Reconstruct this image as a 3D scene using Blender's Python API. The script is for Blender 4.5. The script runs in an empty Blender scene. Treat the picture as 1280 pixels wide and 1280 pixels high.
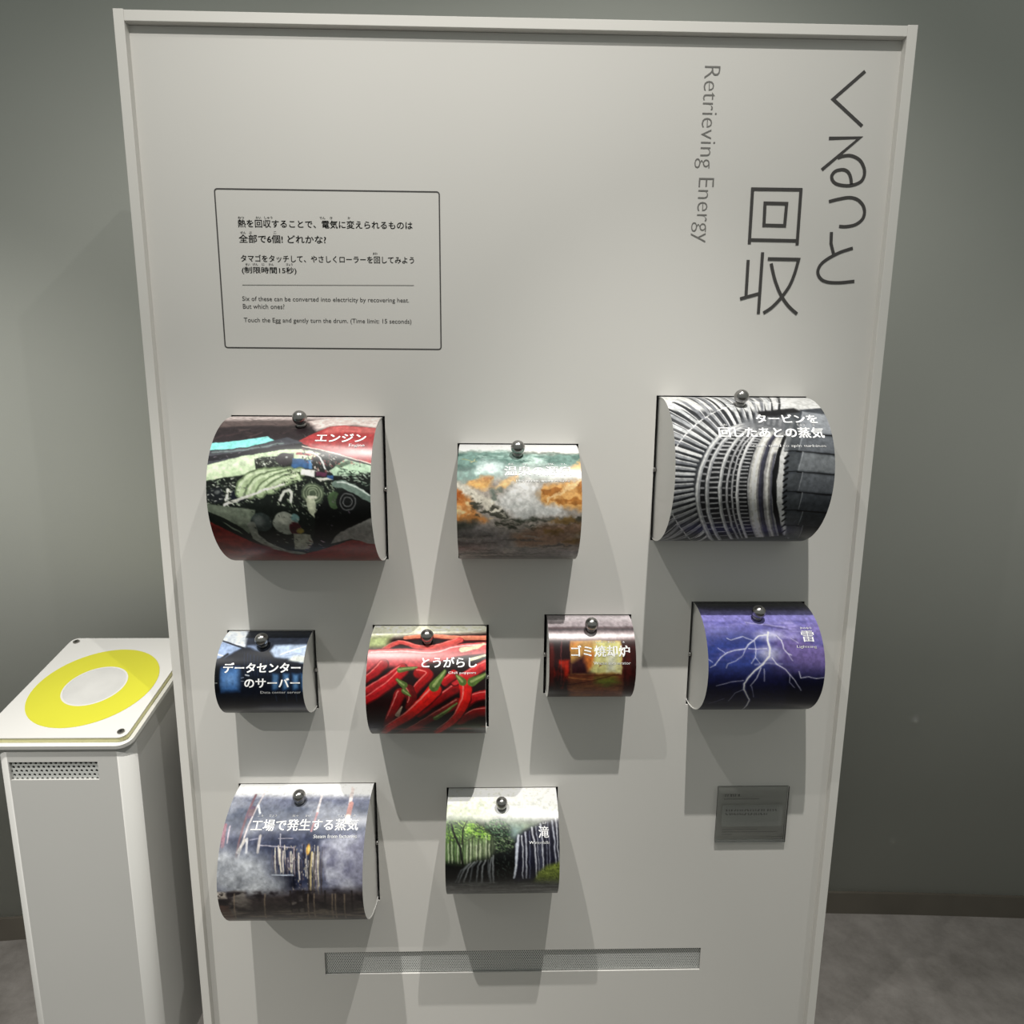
import bpy, bmesh, math, random
import numpy as np
from mathutils import Matrix, Vector

S = bpy.context.scene
COL = S.collection
H = 1.27                       # camera height above the floor
YB = 1.07                      # distance of the board's front panel

# ---------------------------------------------------------------- camera
cam_d = bpy.data.cameras.new('camera'); cam = bpy.data.objects.new('camera', cam_d); COL.objects.link(cam)
cam_d.sensor_width = 36.0; cam_d.lens = 804.3 / 1280 * 36.0; cam_d.clip_start = 0.01
_p, _y, _r = (math.radians(a) for a in (9.990, 1.352, -0.3985))
fwd = Vector((math.sin(_y) * math.cos(_p), math.cos(_y) * math.cos(_p), -math.sin(_p)))
rt = Vector((math.cos(_y), -math.sin(_y), 0)); dn = fwd.cross(rt)
R_ = math.cos(_r) * rt + math.sin(_r) * dn; D_ = -math.sin(_r) * rt + math.cos(_r) * dn
M4 = Matrix((R_, -D_, -fwd)).transposed().to_4x4(); M4.translation = (0, 0, H)
cam.matrix_world = M4
S.camera = cam

# ---------------------------------------------------------------- world, lamps, exposure
S.view_settings.view_transform = 'Standard'; S.view_settings.look = 'None'
S.view_settings.gamma = 1.0; S.view_settings.use_curve_mapping = False
S.view_settings.exposure = 0.0
w = bpy.data.worlds.new('gallery_ambience'); S.world = w; w.use_nodes = True
w.node_tree.nodes['Background'].inputs[0].default_value = (0.95, 1.0, 0.93, 1)
w.node_tree.nodes['Background'].inputs[1].default_value = 0.30

def spot(name, loc, target, energy, angle, blend, radius=0.008, col=(1, 0.975, 0.925)):
    d = bpy.data.lights.new(name, 'SPOT'); o = bpy.data.objects.new(name, d); COL.objects.link(o)
    d.energy = energy; d.spot_size = math.radians(angle); d.spot_blend = blend
    d.shadow_soft_size = radius; d.color = col
    o.location = loc
    o.rotation_euler = (Vector(target) - Vector(loc)).to_track_quat('-Z', 'Y').to_euler()
    return o
LA = (-0.459, 0.373, H + 1.20); LB = (0.308, 0.395, H + 1.40)
spot('ceiling_or_fill_spot', LA, (-0.40, 0.373 + 0.40, H + 0.20), 32, 104, 1.0)          # broad part of the left lamp's beam
spot('ceiling_or_fill_spot', LA, (-0.42, 0.373 + 0.23, H + 0.00), 125, 44, 1.0)          # its hot centre, pointing almost straight down
spot('ceiling_or_fill_spot', LB, (0.25, 0.395 + 0.42, H + 0.40), 46, 90, 1.0)
spot('ceiling_or_fill_spot', LB, (0.28, 0.395 + 0.23, H + 0.20), 120, 44, 1.0)
spot('ceiling_or_fill_spot', (-1.80, -0.45, H + 1.35), (-1.22, 1.35, H - 0.85), 200, 48, 1.0)   # lamp over the console
spot('ceiling_or_fill_spot', (2.10, -0.40, H + 1.35), (1.55, 1.36, H - 1.05), 60, 56, 1.0)      # added fill, not a fixture: brightens the lower right wall

# ---------------------------------------------------------------- materials
def srgb(c, g=1.0):
    return tuple(((v / 255) ** 2.2) * g for v in c)
def mat(name, col, rough=0.5, metal=0.0, spec=0.5, noise=None, bump=None, emit=None):
    m = bpy.data.materials.new(name); m.use_nodes = True
    nt = m.node_tree; b = nt.nodes['Principled BSDF']
    b.inputs['Base Color'].default_value = (*col, 1)
    b.inputs['Roughness'].default_value = rough; b.inputs['Metallic'].default_value = metal
    b.inputs['Specular IOR Level'].default_value = spec
    tc = nt.nodes.new('ShaderNodeTexCoord')
    if noise:
        sc_, amt, det = noise
        n = nt.nodes.new('ShaderNodeTexNoise'); n.inputs['Scale'].default_value = sc_; n.inputs['Detail'].default_value = det
        nt.links.new(tc.outputs['Object'], n.inputs['Vector'])
        r = nt.nodes.new('ShaderNodeMapRange'); r.inputs['From Min'].default_value = 0.3; r.inputs['From Max'].default_value = 0.7
        r.inputs['To Min'].default_value = 1 - amt; r.inputs['To Max'].default_value = 1 + amt
        nt.links.new(n.outputs['Fac'], r.inputs['Value'])
        mx = nt.nodes.new('ShaderNodeVectorMath'); mx.operation = 'SCALE'; mx.inputs[0].default_value = col
        nt.links.new(r.outputs['Result'], mx.inputs['Scale']); nt.links.new(mx.outputs['Vector'], b.inputs['Base Color'])
    if bump:
        sc_, st = bump
        n2 = nt.nodes.new('ShaderNodeTexNoise'); n2.inputs['Scale'].default_value = sc_; n2.inputs['Detail'].default_value = 3
        nt.links.new(tc.outputs['Object'], n2.inputs['Vector'])
        bp_ = nt.nodes.new('ShaderNodeBump'); bp_.inputs['Strength'].default_value = st; bp_.inputs['Distance'].default_value = 0.001
        nt.links.new(n2.outputs['Fac'], bp_.inputs['Height']); nt.links.new(bp_.outputs['Normal'], b.inputs['Normal'])
    return m
M_PANEL = mat('panel_white', (0.615, 0.602, 0.572), 0.55, noise=(3, 0.012, 2), bump=(900, 0.05), spec=0.3)
M_FRAME = mat('frame_white', (0.66, 0.645, 0.61), 0.5, bump=(700, 0.05), spec=0.3)
M_DARK = mat('slot_black', (0.012, 0.012, 0.013), 0.7)
M_WALL = mat('wall_grey_green', (0.425, 0.435, 0.40), 0.85, noise=(2.2, 0.03, 3), bump=(260, 0.12), spec=0.2)
M_BASE = mat('baseboard_brown', (0.085, 0.075, 0.060), 0.6, noise=(9, 0.1, 2))
M_CONS = mat('console_grey', (0.50, 0.495, 0.475), 0.5, noise=(4, 0.015, 2), bump=(800, 0.05), spec=0.3)
M_GRILLE = mat('grille_grey', (0.56, 0.57, 0.55), 0.45, metal=0.2)
M_CAP = mat('drum_cap_white', (0.70, 0.69, 0.665), 0.5, spec=0.3)
M_KNOB = mat('knob_steel', (0.36, 0.35, 0.34), 0.24, metal=1.0, bump=(500, 0.1))
M_TXT_W = mat('print_white', (0.90, 0.90, 0.90), 0.5)
M_TXT_D = mat('print_charcoal', (0.045, 0.042, 0.040), 0.6)
M_TXT_G = mat('print_grey', (0.15, 0.145, 0.135), 0.6)
M_YEL = mat('printed_yellow', (0.56, 0.54, 0.035), 0.4, noise=(12, 0.02, 2))
M_YELE = mat('yellow_acrylic_edge', (0.84, 0.80, 0.42), 0.25)
M_WHT = mat('cover_white', (0.62, 0.61, 0.59), 0.35)
M_RIM = mat('rim_white', (0.70, 0.69, 0.66), 0.3)
M_CEN = mat('frosted_centre', (0.52, 0.515, 0.50), 0.45, noise=(26, 0.06, 3))
M_SCREW = mat('screw_steel', (0.30, 0.29, 0.27), 0.3, metal=1.0)

def floor_mat():
    m = mat('floor_mottled_grey', (0.2, 0.19, 0.18), 0.75, spec=0.25)
    nt = m.node_tree; b = nt.nodes['Principled BSDF']; tc = nt.nodes.new('ShaderNodeTexCoord')
    n = nt.nodes.new('ShaderNodeTexNoise'); n.inputs['Scale'].default_value = 7; n.inputs['Detail'].default_value = 8; n.inputs['Roughness'].default_value = 0.7
    nt.links.new(tc.outputs['Object'], n.inputs['Vector'])
    r = nt.nodes.new('ShaderNodeValToRGB')
    e = r.color_ramp.elements
    e[0].position = 0.36; e[0].color = (0.130, 0.120, 0.110, 1); e[1].position = 0.66; e[1].color = (0.225, 0.210, 0.196, 1)
    nt.links.new(n.outputs['Fac'], r.inputs['Fac']); nt.links.new(r.outputs['Color'], b.inputs['Base Color'])
    n2 = nt.nodes.new('ShaderNodeTexNoise'); n2.inputs['Scale'].default_value = 90; n2.inputs['Detail'].default_value = 4
    nt.links.new(tc.outputs['Object'], n2.inputs['Vector'])
    bu = nt.nodes.new('ShaderNodeBump'); bu.inputs['Strength'].default_value = 0.35; bu.inputs['Distance'].default_value = 0.002
    nt.links.new(n2.outputs['Fac'], bu.inputs['Height']); nt.links.new(bu.outputs['Normal'], b.inputs['Normal'])
    return m
M_FLOOR = floor_mat()

def print_mat():
    m = bpy.data.materials.new('glossy_photo_print'); m.use_nodes = True
    nt = m.node_tree; b = nt.nodes['Principled BSDF']
    a = nt.nodes.new('ShaderNodeVertexColor'); a.layer_name = 'ink'
    nt.links.new(a.outputs['Color'], b.inputs['Base Color'])
    b.inputs['Roughness'].default_value = 0.32; b.inputs['Specular IOR Level'].default_value = 0.36
    return m
M_PRINT = print_mat()

def acrylic(name, tint, refl_rough=0.05, opacity=0.0):
    m = bpy.data.materials.new(name); m.use_nodes = True
    nt = m.node_tree; nt.nodes.clear()
    out = nt.nodes.new('ShaderNodeOutputMaterial'); tr = nt.nodes.new('ShaderNodeBsdfTransparent'); tr.inputs[0].default_value = (*tint, 1)
    gl = nt.nodes.new('ShaderNodeBsdfGlossy'); gl.inputs['Roughness'].default_value = refl_rough
    fr = nt.nodes.new('ShaderNodeFresnel'); fr.inputs['IOR'].default_value = 1.49
    mx = nt.nodes.new('ShaderNodeMixShader')
    nt.links.new(fr.outputs[0], mx.inputs[0]); nt.links.new(tr.outputs[0], mx.inputs[1]); nt.links.new(gl.outputs[0], mx.inputs[2])
    last = mx
    if opacity:
        df = nt.nodes.new('ShaderNodeBsdfDiffuse'); df.inputs[0].default_value = (0.42, 0.44, 0.43, 1)
        m2 = nt.nodes.new('ShaderNodeMixShader'); m2.inputs[0].default_value = opacity
        nt.links.new(mx.outputs[0], m2.inputs[1]); nt.links.new(df.outputs[0], m2.inputs[2]); last = m2
    nt.links.new(last.outputs[0], out.inputs[0])
    return m
M_ACR = acrylic('clear_acrylic', (0.985, 0.99, 0.985))
M_FROST = acrylic('frosted_film_and_glint', (0.95, 0.96, 0.95), 0.3, 0.12)  # film, and the painted glint along the plaque's lower edge

# ---------------------------------------------------------------- helpers
def link(name, me, m, parent=None, smooth=False):
    o = bpy.data.objects.new(name, me); COL.objects.link(o)
    if m: me.materials.append(m)
    if smooth: me.polygons.foreach_set('use_smooth', [True] * len(me.polygons))
    if parent: o.parent = parent; o.matrix_parent_inverse = Matrix.Translation(-Vector(parent.location))
    return o
def pyd(name, vs, fs, m, parent=None, smooth=False):
    me = bpy.data.meshes.new(name); me.from_pydata(vs, [], fs); me.update()
    return link(name, me, m, parent, smooth)
def bmo(name, bm, m, parent=None, smooth=False):
    me = bpy.data.meshes.new(name); bm.normal_update(); bm.to_mesh(me); bm.free()
    return link(name, me, m, parent, smooth)
def add_box(bm, x0, x1, y0, y1, z0, z1, bev=0):
    r = bmesh.ops.create_cube(bm, size=1)
    vs = r['verts']
    for v in vs: v.co = Vector(((x0 + x1) / 2 + v.co.x * (x1 - x0), (y0 + y1) / 2 + v.co.y * (y1 - y0), (z0 + z1) / 2 + v.co.z * (z1 - z0)))
    if bev:
        es = list({e for v in vs for e in v.link_edges})
        bmesh.ops.bevel(bm, geom=es, offset=bev, segments=2, affect='EDGES', profile=0.6)
def box(name, x0, x1, y0, y1, z0, z1, m, parent=None, bev=0):
    bm = bmesh.new(); add_box(bm, x0, x1, y0, y1, z0, z1, bev); return bmo(name, bm, m, parent)
def empty(name, loc, label, cat, group=None):
    o = bpy.data.objects.new(name, None); COL.objects.link(o); o.location = loc
    o['label'] = label; o['category'] = cat
    if group: o['group'] = group
    bpy.context.view_layer.update()
    return o
def struct(o): o['kind'] = 'structure'; return o
def round_rect(x0, x1, y0, y1, r, seg=8):
    pts = []
    for cx, cy, a0 in ((x1 - r, y1 - r, 0), (x0 + r, y1 - r, 90), (x0 + r, y0 + r, 180), (x1 - r, y0 + r, 270)):
        for k in range(seg + 1):
            a = math.radians(a0 + 90 * k / seg); pts.append((cx + r * math.cos(a), cy + r * math.sin(a)))
    return pts
def slab(name, outline, z0, z1, frame, m, parent=None, holes=None, smooth=False):
    """extrude a 2-D outline between heights z0 and z1 in a local frame (function of u, v, h)"""
    n = len(outline); vs = [frame(u, v, z0) for u, v in outline] + [frame(u, v, z1) for u, v in outline]
    fs = [tuple(range(n))[::-1], tuple(range(n, 2 * n))] + [(i, (i + 1) % n, n + (i + 1) % n, n + i) for i in range(n)]
    return pyd(name, vs, fs, m, parent)
def annulus(name, cx, cy, r0, r1, z0, z1, frame, m, parent=None, seg=72):
    vs, fs = [], []
    for k in range(seg):
        c, s = math.cos(2 * math.pi * k / seg), math.sin(2 * math.pi * k / seg)
        for r, h in ((r0, z0), (r1, z0), (r1, z1), (r0, z1)): vs.append(frame(cx + r * c, cy + r * s, h))
    for k in range(seg):
        a, b = 4 * k, 4 * ((k + 1) % seg)
        for i in range(4): j = (i + 1) % 4; fs.append((a + i, b + i, b + j, a + j))
    return pyd(name, vs, fs, m, parent)
def ribbon(strokes, width, to3d, thick=0.0005):
    """flat pen strokes (polylines in mm) as thin raised print"""
    vs, fs = [], []; lift = 0.0
    for st in strokes:
        P = np.array(st, float); n = len(P); off = []
        closed = np.hypot(*(P[0] - P[-1])) < 0.5
        for i in range(n):
            a = P[i] - P[i - 1] if i > 0 else (P[-1] - P[-2] if closed else P[1] - P[0])
            b = P[i + 1] - P[i] if i < n - 1 else (P[1] - P[0] if closed else P[-1] - P[-2])
            a = a / np.hypot(*a); b = b / np.hypot(*b)
            na = np.array((-a[1], a[0])); nb = np.array((-b[1], b[0])); mm = na + nb
            l = np.hypot(*mm)
            if l < 0.5: mm = na; k = 1
            else: mm = mm / l; k = min(1 / max(mm @ na, 0.35), 2.2)
            off.append(mm * k * width / 2)
        base = len(vs)
        lift += 0.00003
        for i in range(n):
            for sgn in (1, -1): q = to3d(*(P[i] + sgn * off[i])); vs.append((q[0], q[1] - lift, q[2]))
        for i in range(n - 1):
            q = base + 2 * i; fs.append((q, q + 1, q + 3, q + 2))
    return vs, fs
def text_mesh(s, weight=0.0):        # negative weight = lighter type
    cu = bpy.data.curves.new('lettering', 'FONT'); cu.body = s; cu.size = 1; cu.offset = weight; cu.resolution_u = 3
    o = bpy.data.objects.new('lettering', cu); COL.objects.link(o)
    dg = bpy.context.evaluated_depsgraph_get(); me = bpy.data.meshes.new_from_object(o.evaluated_get(dg))
    co = np.empty(len(me.vertices) * 3, 'f'); me.vertices.foreach_get('co', co); co = co.reshape(-1, 3)
    bpy.data.objects.remove(o); bpy.data.curves.remove(cu)
    return me, co
def place_text(name, s, x0, x1, top, bot, to3d, m, parent, weight=0.0):
    """fit a line of text into a box (mm) and map it through to3d(x, y); bold type = shifted copies of the outline"""
    me, co = text_mesh(s, min(weight, 0.0))
    if not len(co): return None
    mn, mx_ = co.min(0), co.max(0)
    tri = [tuple(p.vertices) for p in me.polygons]; n = len(co); bpy.data.meshes.remove(me)
    sh = [(0, 0)] if weight <= 0 else [(dx * weight, dy * weight) for dx, dy in ((-1, -.7), (1, -.7), (1, .7), (-1, .7), (0, 0))]
    vs, fs = [], []
    for k, (dx, dy) in enumerate(sh):
        X = x0 + (co[:, 0] + dx - mn[0]) / max(mx_[0] - mn[0], 1e-6) * (x1 - x0)
        Y = bot + (co[:, 1] + dy - mn[1]) / max(mx_[1] - mn[1], 1e-6) * (top - bot)
        vs += [to3d(a, b) for a, b in zip(X.tolist(), Y.tolist())]
        fs += [tuple(i + k * n for i in t) for t in tri]
    return pyd(name, vs, fs, m, parent)

# ---- pictures printed on the drums, some with surface gloss painted in (millimetres on the sleeve) and lettering
ART = {
 1: [
  ('F',(22,28,24)),
  ('P',(84,68,66),[(-52,-3),(261,-3),(271,68),(-23,70)],4,1),
  ('P',(190,172,168),[(-52,-3),(261,-3),(265,22),(-35,38)],12,1),  # whitish gloss on the sleeve top, painted into the print
  ('P',(42,33,36),[(-25,64),(60,55),(144,57),(165,59),(131,95),(-13,106)],6,1),
  ('P',(228,206,198),[(132,39),(180,7),(261,-3),(271,68),(206,51),(170,57),(152,69)],8,0.9),  # pinkish sheen near the sleeve top, painted in
  ('P',(176,44,46),[(128,92),(170,57),(190,53),(249,62),(257,138),(239,132),(208,119),(148,105)],1.5,1),
  ('P',(214,92,88),[(170,58),(190,54),(249,62),(252,78),(194,71),(159,77)],6,0.8),
  ('P',(200,140,138),[(147,99),(188,101),(244,107),(248,119),(207,111),(163,105)],6,0.7),
  ('L',(225,200,185),[(135,102),(164,108),(208,121),(241,132)],1.8,1.8,1,1),
  ('P',(112,222,216),[(-7,98),(44,91),(80,82),(93,92),(76,97),(57,104),(35,107),(-7,111)],1.5,1),
  ('P',(60,62,70),[(-6,112),(57,105),(109,84),(136,95),(50,120),(-7,137)],1.5,1),
  ('L',(96,112,112),[(4,114),(48,110),(77,103),(106,96)],2.6,2.6,1,1),
  ('L',(24,22,30),[(-2,125),(35,119),(78,110),(122,101)],7.9,7.9,1,1),
  ('R',[(-3,115),(110,89),(122,99),(-1,131)],40,1,2.1,[(120,110,120),(20,20,26),(80,90,90)],2,0.1,1),
  ('P',(192,216,168),[(-10,137),(50,120),(113,107),(149,109),(165,115),(151,125),(107,136),(53,149),(-8,159)],1.5,1),
  ('P',(214,232,194),[(-7,139),(50,124),(75,120),(71,131),(28,141),(-7,147)],8,0.6),
  ('M',(150,180,130),[(-10,137),(50,120),(113,107),(116,131),(53,149),(-8,159)],22,8,0.5,0.75,3,0.5),
  ('R',[(-3,157),(41,152),(54,167),(86,169),(77,192),(22,200),(-5,192)],260,1.1,3.4,[(190,200,180),(22,26,22),(60,70,60),(14,16,18),(120,135,110),(190,196,180)],1.2,0.4,1),
  ('E',(26,30,34),(14,180),13.2,11.9,1.5,1),
  ('E',(90,95,95),(16,175),4.2,2.6,1.5,1),
  ('L',(214,216,200),[(28,187),(32,172),(39,177),(40,187)],3.2,3.2,1,1),
  ('E',(20,24,38),(46,181),11.9,7.9,1.5,1),
  ('P',(30,34,28),[(68,124),(85,121),(105,119),(114,114),(124,114),(127,136),(100,142),(72,142)],1.5,1),
  ('R',[(68,122),(124,114),(127,139),(77,144)],120,1,2.6,[(150,160,140),(20,24,20),(80,90,76),(200,206,190)],1.6,0.8,1),
  ('E',(44,38,42),(112,124),12.7,10.5,1.5,1),
  ('E',(170,176,170),(115,121),2.1,1.6,1.5,1),
  ('P',(32,78,132),[(123,123),(154,126),(154,140),(124,138)],1.5,1),
  ('P',(70,130,190),[(148,125),(154,126),(154,140),(149,140)],1,0.8),
  ('L',(150,40,46),[(129,115),(150,117)],3.7,3.7,1,1),
  ('R',[(133,105),(190,117),(192,146),(157,144),(135,120)],200,1.1,3.2,[(200,190,180),(26,26,28),(90,86,80),(20,24,22),(150,140,130),(130,60,60)],1.2,1.1,1),
  ('L',(206,208,206),[(149,111),(165,122),(174,139)],2.4,2.4,1,1),
  ('P',(168,204,166),[(181,142),(202,124),(246,136),(249,143),(227,149),(202,151),(187,149)],1.5,1),
  ('P',(70,96,70),[(188,134),(208,126),(215,130),(194,138)],2,0.9),
  ('R',[(186,128),(226,125),(226,133),(192,138)],24,1.1,1.8,[(40,50,40),(200,60,60)],1,0,1),
  ('L',(96,116,78),[(50,177),(50,174),(51,171),(52,167),(53,163),(56,160),(59,157),(62,154),(66,152),(70,150),(75,148),(80,147),(85,146),(91,146),(97,145),(103,145),(107,145)],16.3,16.3,1,1),
  ('L',(162,186,134),[(50,177),(50,174),(51,171),(52,167),(53,163),(56,160),(59,157),(62,154),(66,152),(70,150),(75,148),(80,147),(85,146),(91,146),(97,145),(103,145),(107,145)],11.6,11.6,1,1),
  ('L',(196,214,172),[(48,175),(48,172),(49,169),(50,165),(51,161),(54,158),(56,155),(60,152),(63,150),(68,148),(73,146),(78,145),(83,144),(89,144),(95,143),(101,143),(105,143)],3.7,3.7,1,0.7),
  ('L',(96,116,78),[(64,178),(65,176),(66,172),(68,168),(70,164),(72,162),(75,159),(79,156),(83,154),(87,153),(92,151),(98,150),(103,149),(108,148),(114,146),(119,145),(122,144)],16.3,16.3,1,1),
  ('L',(162,186,134),[(64,178),(65,176),(66,172),(68,168),(70,164),(72,162),(75,159),(79,156),(83,154),(87,153),(92,151),(98,150),(103,149),(108,148),(114,146),(119,145),(122,144)],11.6,11.6,1,1),
  ('L',(196,214,172),[(63,176),(63,174),(64,170),(66,166),(68,162),(70,160),(73,157),(77,154),(81,152),(85,151),(90,149),(95,148),(100,147),(106,146),(111,144),(117,143),(120,142)],3.7,3.7,1,0.7),
  ('L',(96,116,78),[(79,177),(80,175),(82,173),(83,170),(86,167),(89,164),(92,162),(96,159),(100,157),(104,155),(109,153),(113,152),(118,150),(123,149),(128,147),(134,146),(137,145)],16.3,16.3,1,1),
  ('L',(162,186,134),[(79,177),(80,175),(82,173),(83,170),(86,167),(89,164),(92,162),(96,159),(100,157),(104,155),(109,153),(113,152),(118,150),(123,149),(128,147),(134,146),(137,145)],11.6,11.6,1,1),
  ('L',(196,214,172),[(77,175),(78,173),(80,171),(81,168),(84,165),(87,162),(90,160),(94,157),(98,155),(102,153),(107,151),(111,150),(115,148),(121,147),(126,145),(131,144),(135,143)],3.7,3.7,1,0.7),
  ('L',(96,116,78),[(94,171),(96,170),(98,168),(100,166),(103,164),(106,162),(110,160),(114,158),(118,157),(122,155),(126,154),(130,152),(132,152)],16.3,16.3,1,1),
  ('L',(162,186,134),[(94,171),(96,170),(98,168),(100,166),(103,164),(106,162),(110,160),(114,158),(118,157),(122,155),(126,154),(130,152),(132,152)],11.6,11.6,1,1),
  ('L',(196,214,172),[(92,169),(94,168),(96,166),(98,164),(101,162),(104,160),(108,158),(112,156),(116,155),(120,153),(124,152),(128,150),(130,150)],3.7,3.7,1,0.7),
  ('R',[(112,139),(142,139),(143,157),(118,162)],60,1.3,3.7,[(150,175,125),(196,210,170),(50,60,44)],1.5,0.5,1),
  ('P',(214,212,206),[(139,140),(159,142),(159,152),(139,149)],1.5,1),
  ('P',(84,34,60),[(161,144),(177,145),(175,151),(161,150)],1.5,1),
  ('P',(34,74,130),[(177,149),(187,149),(186,156),(176,155)],1.5,1),
  ('P',(188,190,176),[(160,153),(177,153),(185,156),(168,159)],1.5,1),
  ('R',[(113,159),(157,154),(192,161),(191,202),(150,213),(126,200),(92,192),(98,167)],420,1.1,3.4,[(20,24,20),(60,76,56),(120,136,108),(170,180,156),(14,16,14),(90,104,80)],1.1,0.9,1),
  ('E',(70,84,62),(156,177),16.3,16.3,1.5,1),
  ('O',(128,142,110),(156,177),5.3,5.3,1.6),
  ('O',(128,142,110),(156,177),9,9,1.6),
  ('O',(128,142,110),(156,177),12.7,12.7,1.6),
  ('L',(176,184,150),[(152,187),(154,202),(160,213)],13.2,9.5,1,1),
  ('L',(206,208,180),[(150,182),(160,182)],4.2,4.2,1,1),
  ('R',[(192,138),(242,146),(242,166),(192,161)],120,1.1,3.2,[(20,30,22),(60,84,66),(150,170,150),(12,16,14)],2.4,0.3,1),
  ('P',(10,12,11),[(156,208),(172,187),(192,177),(247,169),(248,214),(186,246),(171,273),(141,271),(155,236)],1.5,1),
  ('E',(60,84,50),(187,187),9.5,13.2,1.5,1),
  ('E',(14,16,16),(206,189),16.3,17.4,1.5,1),
  ('O',(96,98,98),(207,189),6.9,7.5,1.4),
  ('O',(96,98,98),(207,189),11.6,12.8,1.4),
  ('L',(96,118,106),[(190,163),(202,163),(217,170),(242,185)],11.6,11.6,1,1),
  ('L',(186,200,190),[(192,160),(207,161),(227,171),(240,179)],2.4,2.4,1,1),
  ('L',(196,198,186),[(107,187),(114,174),(122,171),(125,177),(123,189)],4.2,4.2,1,1),
  ('P',(104,116,96),[(-9,192),(59,200),(69,202),(66,224),(51,248),(29,232),(10,213),(-11,203)],1.5,1),
  ('M',(140,150,128),[(-3,197),(59,200),(62,219),(29,230)],30,14,0.4,0.7,6,0.6),
  ('L',(26,30,26),[(-8,204),(24,220),(44,235),(57,255)],6.9,6.9,1,1),
  ('L',(212,212,198),[(25,194),(58,182),(88,171),(114,163)],4.5,2.6,1,1),
  ('E',(50,60,58),(76,222),16.3,15.8,1.5,1),
  ('E',(96,104,100),(73,220),9,9.5,6,0.9),
  ('L',(120,124,112),[(61,227),(63,250),(81,271),(100,285),(125,291)],12.7,7.9,1,1),
  ('L',(150,152,140),[(64,240),(78,261),(97,278)],3.2,3.2,1,0.7),
  ('E',(134,140,126),(112,224),18.5,19,1.5,1),
  ('E',(168,170,152),(110,217),9,7.9,8,0.7),
  ('E',(90,130,128),(127,214),5.8,6.9,1.5,1),
  ('E',(72,22,30),(125,233),9,12.1,1.5,1),
  ('E',(136,116,40),(132,237),6.3,4.7,1.5,1),
  ('P',(140,142,124),[(121,241),(146,244),(147,264),(136,278),(115,278)],1.5,1),
  ('R',[(142,249),(171,246),(163,273),(120,291),(135,273)],60,1.1,3.2,[(150,120,140),(40,46,90),(90,30,40),(190,190,180),(20,20,20)],2,0.3,1),
  ('P',(136,30,24),[(-15,217),(3,223),(30,240),(53,259),(86,280),(118,297),(175,269),(208,254),(250,266),(261,342),(262,339),(-67,339),(-28,231)],1.5,1),
  ('M',(96,16,16),[(-11,219),(54,257),(119,294),(269,288),(261,342),(-54,342)],40,14,0.45,0.7,9,0.7),
  ('P',(128,126,120),[(173,264),(184,246),(192,239),(249,209),(245,266),(230,262),(208,252)],1.5,1),
  ('R',[(59,202),(151,200),(147,264),(112,283),(70,265)],90,1.1,2.9,[(20,24,22),(90,96,88),(150,152,140),(40,46,42)],1.2,0.6,0.8),
  ('R',[(156,202),(192,177),(237,176),(199,224),(165,249)],70,1,2.4,[(30,34,34),(70,76,72),(110,90,110),(14,16,16)],1.3,0.8,0.8),
  ('R',[(2,167),(61,157),(60,192),(0,192)],60,1.3,3.2,[(206,210,200),(26,30,28),(120,126,116)],1.2,0.3,0.8),
  ('R',[(73,147),(137,144),(128,162),(91,167)],30,1,1.8,[(90,108,76),(200,214,180)],1.4,0.6,0.7),
  ('R',[(-27,17),(131,25),(129,81),(-1,93)],60,2.6,6.9,[(70,50,50),(50,40,42),(96,76,72)],3,0.05,0.4),
 ],
 2: [
  ('F',(150,140,130)),
  ('P',(226,226,222),[(-21,-6),(217,-6),(210,43),(-18,41)],6,1),
  ('P',(104,138,128),[(-17,43),(70,38),(110,46),(150,47),(210,46),(207,76),(164,79),(129,78),(70,95),(16,102),(-14,106)],14,1),
  ('M',(62,92,84),[(-17,45),(210,46),(207,74),(70,91),(-15,100)],36,16,0.45,0.7,11,0.9),
  ('M',(190,214,204),[(30,40),(170,43),(158,71),(31,91)],44,14,0.5,0.68,12,0.9),
  ('E',(208,222,222),(51,77),17.6,10.7,16,0.9),
  ('L',(150,150,100),[(7,61),(23,64),(31,67)],2.7,1.6,1,0.7),
  ('L',(190,180,130),[(19,67),(29,62)],1.6,1.6,1,1),
  ('P',(150,162,156),[(66,95),(82,72),(148,74),(203,79),(202,99),(147,101),(109,103),(74,108)],14,0.9),
  ('P',(206,202,192),[(144,90),(203,86),(202,99),(147,101)],10,0.9),
  ('P',(214,158,84),[(12,108),(37,95),(55,97),(51,112),(37,116),(22,114)],8,1),
  ('M',(168,104,40),[(12,108),(37,95),(93,95),(70,116),(37,116)],16,14,0.45,0.65,13,0.9),
  ('P',(214,172,110),[(57,116),(74,99),(93,95),(89,106),(74,112)],6,1),
  ('P',(206,148,78),[(122,123),(134,107),(167,105),(206,97),(205,150),(147,142),(128,139)],8,1),
  ('M',(156,92,32),[(122,123),(134,105),(206,95),(205,146),(147,144)],26,8,0.45,0.6,14,0.9),
  ('L',(232,196,140),[(134,139),(153,123),(166,111)],1.8,1,1,0.7),
  ('L',(232,196,140),[(141,135),(161,119),(174,108)],1.8,1,1,0.7),
  ('L',(232,196,140),[(149,131),(168,115),(182,104)],1.8,1,1,0.7),
  ('L',(232,196,140),[(157,127),(176,110),(190,100)],1.8,1,1,0.7),
  ('L',(232,196,140),[(164,123),(184,106),(198,96)],1.8,1,1,0.7),
  ('L',(232,196,140),[(172,119),(192,101),(206,92)],1.8,1,1,0.7),
  ('P',(230,170,100),[(170,81),(205,53),(206,86),(175,84)],6,1),
  ('P',(196,124,60),[(-14,116),(5,118),(22,131),(32,151),(47,166),(32,171),(13,165),(-14,167)],8,1),
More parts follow.
